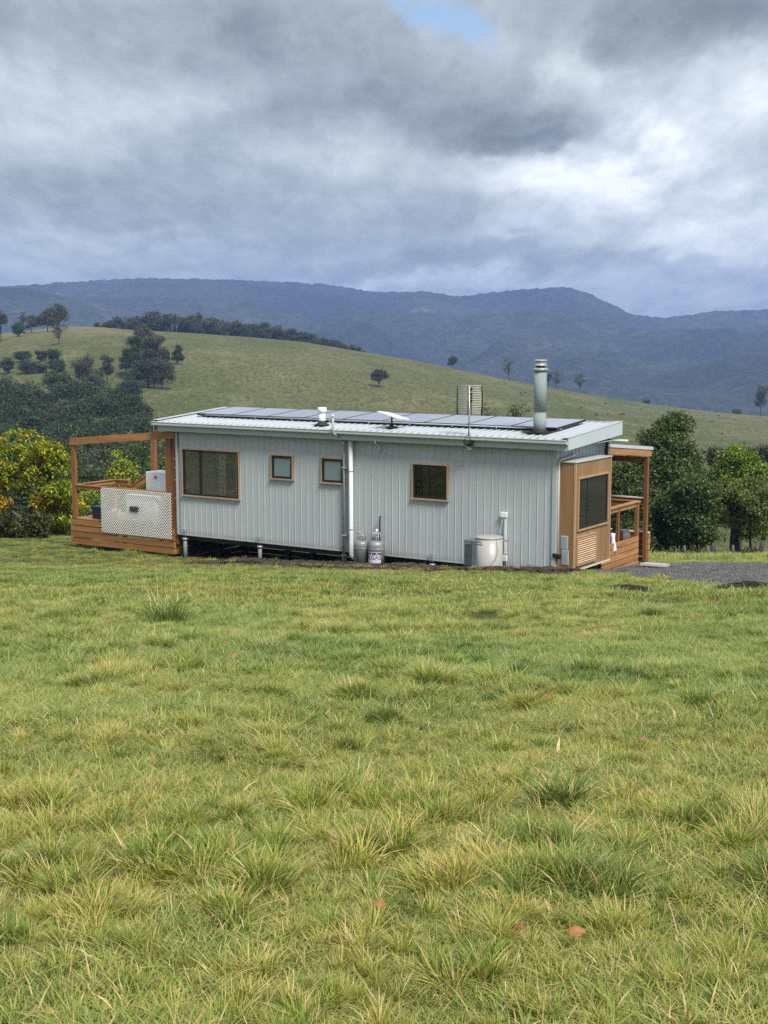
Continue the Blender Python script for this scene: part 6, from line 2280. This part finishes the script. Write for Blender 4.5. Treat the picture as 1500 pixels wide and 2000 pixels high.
def clumps(name, ncl, y0, y1, src, rng, smin, smax, label, k=.34, c=1.0, per=(3, 10), rad=(.07, .24), wild=0):
    """tussocks: knots of tufts that fan outwards from a common foot; plus a few single tufts"""
    C = field(ncl, y0, y1, rng, k, c)
    f = fbm(C[:, 0] * .8, C[:, 1] * .8, 3, 71)
    C = C[rng.random(len(C)) < .35 + .65 * sstep(f, .38, .56)]
    C = C[free(C)]
    m = rng.integers(per[0], per[1] + 1, len(C))
    Rr_ = rng.uniform(rad[0], rad[1], len(C))
    hs_ = rng.uniform(smin, smax, len(C)) * (.8 + .45 * sstep(fbm(C[:, 0] * .5, C[:, 1] * .5, 2, 93), .35, .65))
    tn = np.clip(rng.normal(.46, .24, len(C)), 0, 1)
    ci = np.repeat(np.arange(len(C)), m)
    a = rng.uniform(0, 2 * PI, len(ci)); r = rng.random(len(ci)) ** .6
    P = C[ci] + np.stack([np.cos(a), np.sin(a)], 1) * (r * Rr_[ci])[:, None] * np.array([1.15, .9])
    tilt = r * .45 + rng.normal(size=len(ci)) * .08
    s_ = hs_[ci] * (1.05 - .3 * r) * rng.uniform(.8, 1.15, len(ci))
    tint = np.clip(tn[ci] + rng.normal(size=len(ci)) * .08, 0, 1)
    if wild:
        W_ = field(wild, y0, y1, rng, k, c); W_ = W_[free(W_)]
        P = np.concatenate([P, W_]); n2 = len(W_)
        a = np.concatenate([a, rng.uniform(0, 2 * PI, n2)]); tilt = np.concatenate([tilt, np.abs(rng.normal(size=n2)) * .25])
        s_ = np.concatenate([s_, rng.uniform(smin * .5, smax * .7, n2)]); tint = np.concatenate([tint, rng.random(n2)])
    s_ = s_ * (1 - .4 * sstep(P[:, 1], 25, 30) * (1 - sstep(P[:, 1], 40, 50)))
    n = len(P)
    # rotation: spin about the tuft's own axis, then lean outwards along azimuth a
    sp_ = rng.uniform(0, 2 * PI, n)
    ax = np.stack([-np.sin(a), np.cos(a), np.zeros(n)], 1)
    ct, st_ = np.cos(tilt), np.sin(tilt)
    def rot(v):
        return v * ct[:, None] + np.cross(ax, v) * st_[:, None] + ax * ((ax * v).sum(1) * (1 - ct))[:, None]
    cx_ = rot(np.stack([np.cos(sp_), np.sin(sp_), np.zeros(n)], 1))
    cy_ = rot(np.stack([-np.sin(sp_), np.cos(sp_), np.zeros(n)], 1))
    cz_ = rot(np.tile([0, 0, 1.], (n, 1)))
    E_ = np.stack([np.arctan2(cy_[:, 2], cz_[:, 2]), np.arcsin(np.clip(-cx_[:, 2], -1, 1)), np.arctan2(cx_[:, 1], cx_[:, 0])], 1)
    return scatter(name, np.stack([P[:, 0], P[:, 1], H(P[:, 0], P[:, 1])], 1), E_, np.stack([s_, s_, s_], 1), src, None, label, tint=tint)


rg_ = np.random.default_rng(123)
lay('grass', 15000, 2.2, 8.5, mats_short, rg_, .8, 1.3, 'short green grass sward close by', k=.36, c=1.2)
lay('grass_sward', 38000, 8.5, 19, mats_short, rg_, 1.0, 1.6, 'short green grass sward in the middle pasture')
lay('grass_far', 36000, 18.5, 47, far_short, rg_, .7, 1.15, 'grass sward down to the house')
clumps('grass_tussocks', 330, 2.2, 9, tall, rg_, .7, 1.15, 'longer yellow green grass tussocks close by', k=.36, c=1.2, per=(2, 10), rad=(.05, .2), wild=2600)
clumps('grass_tussocks_middle', 1500, 9, 20, tall, rg_, .7, 1.2, 'longer grass tussocks in the middle pasture', per=(3, 12), rad=(.06, .26), wild=7000)
clumps('grass_far_tussocks', 2600, 20, 47, far_tall, rg_, .65, 1.1, 'grass tussocks down to the house', per=(3, 8), rad=(.12, .45), wild=7000)
lay('grass_beyond', 16000, 47, 92, far_tall, rg_, 1.0, 1.7, 'grass below the trees beyond the house', k=.30)
lay('seed_stalks', 420, 2.8, 14, stalks, rg_, .7, 1.1, 'thin dry seed stalks standing in the grass', k=.36, c=1.2)
weedy = [tuft('a_rosette_%d' % i, 16, .02, .025, .06, .020, 1.9, .12, gr, .9, 4, 0.0) for i in range(3)]
lay('broadleaf_weeds', 420, 2.8, 15, weedy, rg_, .8, 1.5, 'small flat broad-leaved weeds among the grass', k=.36, c=1.2)
# weeds at the edge of the soil bank
P = []
for i in range(90):
    u = rg_.uniform(-9, .8); v = rg_.uniform(-1.8, -1.5) if i % 3 else rg_.uniform(-.5, .3)
    if i % 3 == 0: u = rg_.choice([rg_.uniform(-4.2, -1.9), rg_.uniform(-8.9, -5.8)])
    P.append(Wd(u, v)[:2])
P = np.array(P)
scatter('weeds', np.stack([P[:, 0], P[:, 1], H(P[:, 0], P[:, 1]) + .05], 1), np.stack([np.zeros(90), np.zeros(90), rg_.uniform(0, 6, 90)], 1), rg_.uniform(.4, .8, 90), [tuft('a_weed_%d' % i, 40, .10, .07, .2, .009, .7, .3, gr, .7) for i in range(2)], None, 'thin weeds growing along the soil by the wall')
# the tall tussock standing out on the left
X0, Y0, Z0 = hit(325, 1222, 10, 25)
to_ = tuft('tall_tussock', 260, .22, .25, .62, .010, .75, .28, gr, .6, 6)
COL.objects.link(to_)
to_.location = (X0, Y0, Z0)
tag(to_, 'tallest grass tussock, standing on bare soil in the left of the pasture', 'grass tuft')
X0, Y0, Z0 = hit(165, 1218, 10, 25)
to_ = tuft('tall_tussock', 200, .20, .2, .42, .009, .9, .2, gr, .7, 6)
COL.objects.link(to_)
to_.location = (X0, Y0, Z0)
tag(to_, 'second tall arching grass tussock, near the left edge of the pasture', 'grass tuft')
X0, Y0, Z0 = hit(1480, 1640, 3, 12)
to_ = tuft('straw_tussock', 260, .12, .14, .30, .005, .8, .5, gr, .7, 5)
COL.objects.link(to_)
to_.location = (X0, Y0, Z0)
tag(to_, 'straw-coloured grass tussock at the right edge close by', 'grass tuft')

# fallen leaves
def fallen(px, py, size, col, label):
    X0, Y0, Z0 = hit(px, py, 3, 30)
    s = size / FPX * Y0
    m = MATS.get('fallen leaf ' + col[0]) or simple('fallen leaf ' + col[0], col[1], .6, 0, .25, 30)
    nx, ny = 9, 5
    V = []; F = []
    for i in range(nx):
        t = i / (nx - 1); w = math.sin(PI * t ** .8) * .34
        for j in range(ny):
            v = (j / (ny - 1) - .5) * 2
            V.append(((t - .5), v * w, .30 * (v * v) * w + .05 * math.sin(t * PI * 1.6) + .05 * math.sin(7 * t + 3 * v)))
    for i in range(nx - 1):
        for j in range(ny - 1):
            F.append((i * ny + j, (i + 1) * ny + j, (i + 1) * ny + j + 1, i * ny + j + 1))
    mb = MB(); mb.add(V, F, True)
    o = mb.build('fallen_leaf', m)
    md = o.modifiers.new('thick', 'SOLIDIFY'); md.thickness = .01
    o.scale = (s, s, s)
    o.location = (X0, Y0, Z0 + .085)
    o.rotation_euler = (R(30), R(RNG.uniform(-10, 10)), RNG.uniform(-.6, .6))
    tag(o, label, 'leaf', 'fallen leaves in the grass')


fallen(1068, 1386, 34, ('russet', (.20, .055, .016)), 'large russet fallen leaf lying in the grass right of centre')
fallen(742, 1812, 30, ('orange', (.30, .125, .03)), 'orange fallen leaf closest to the bottom centre of the grass')
fallen(1126, 1870, 40, ('orange', (.30, .125, .03)), 'curled orange fallen leaf at the lower right, larger of a near pair')
fallen(1016, 1860, 20, ('russet', (.20, .055, .016)), 'small russet fallen leaf just left of the curled orange one')
fallen(458, 1299, 18, ('orange', (.30, .125, .03)), 'upright orange fallen leaf in the middle left pasture')
fallen(1255, 1470, 16, ('brown', (.22, .10, .05)), 'small brown fallen leaf right of the large russet one')
fallen(281, 1111, 12, ('orange', (.30, .125, .03)), 'tiny orange fallen leaf in the far grass before the left deck')

# ------------------------------------------------------------------ air
hz = MB().box(-7200, 7200, -75, 5600, -190, 215).build('haze', None)
hm = bpy.data.materials.new('thin valley haze')
hm.use_nodes = True
hm.node_tree.nodes.clear()
N = NT(hm.node_tree)
pv_ = N.node('ShaderNodeVolumePrincipled')
pv_.inputs['Color'].default_value = (.35, .53, 1.0, 1)
pv_.inputs['Density'].default_value = .00019
pv_.inputs['Anisotropy'].default_value = 0.0
oo = N.node('ShaderNodeOutputMaterial')
N.l.new(pv_.outputs[0], oo.inputs['Volume'])
hz.data.materials.append(hm)
tag(hz, 'thin blue haze between the pasture and the mountains', None, None, 'stuff')
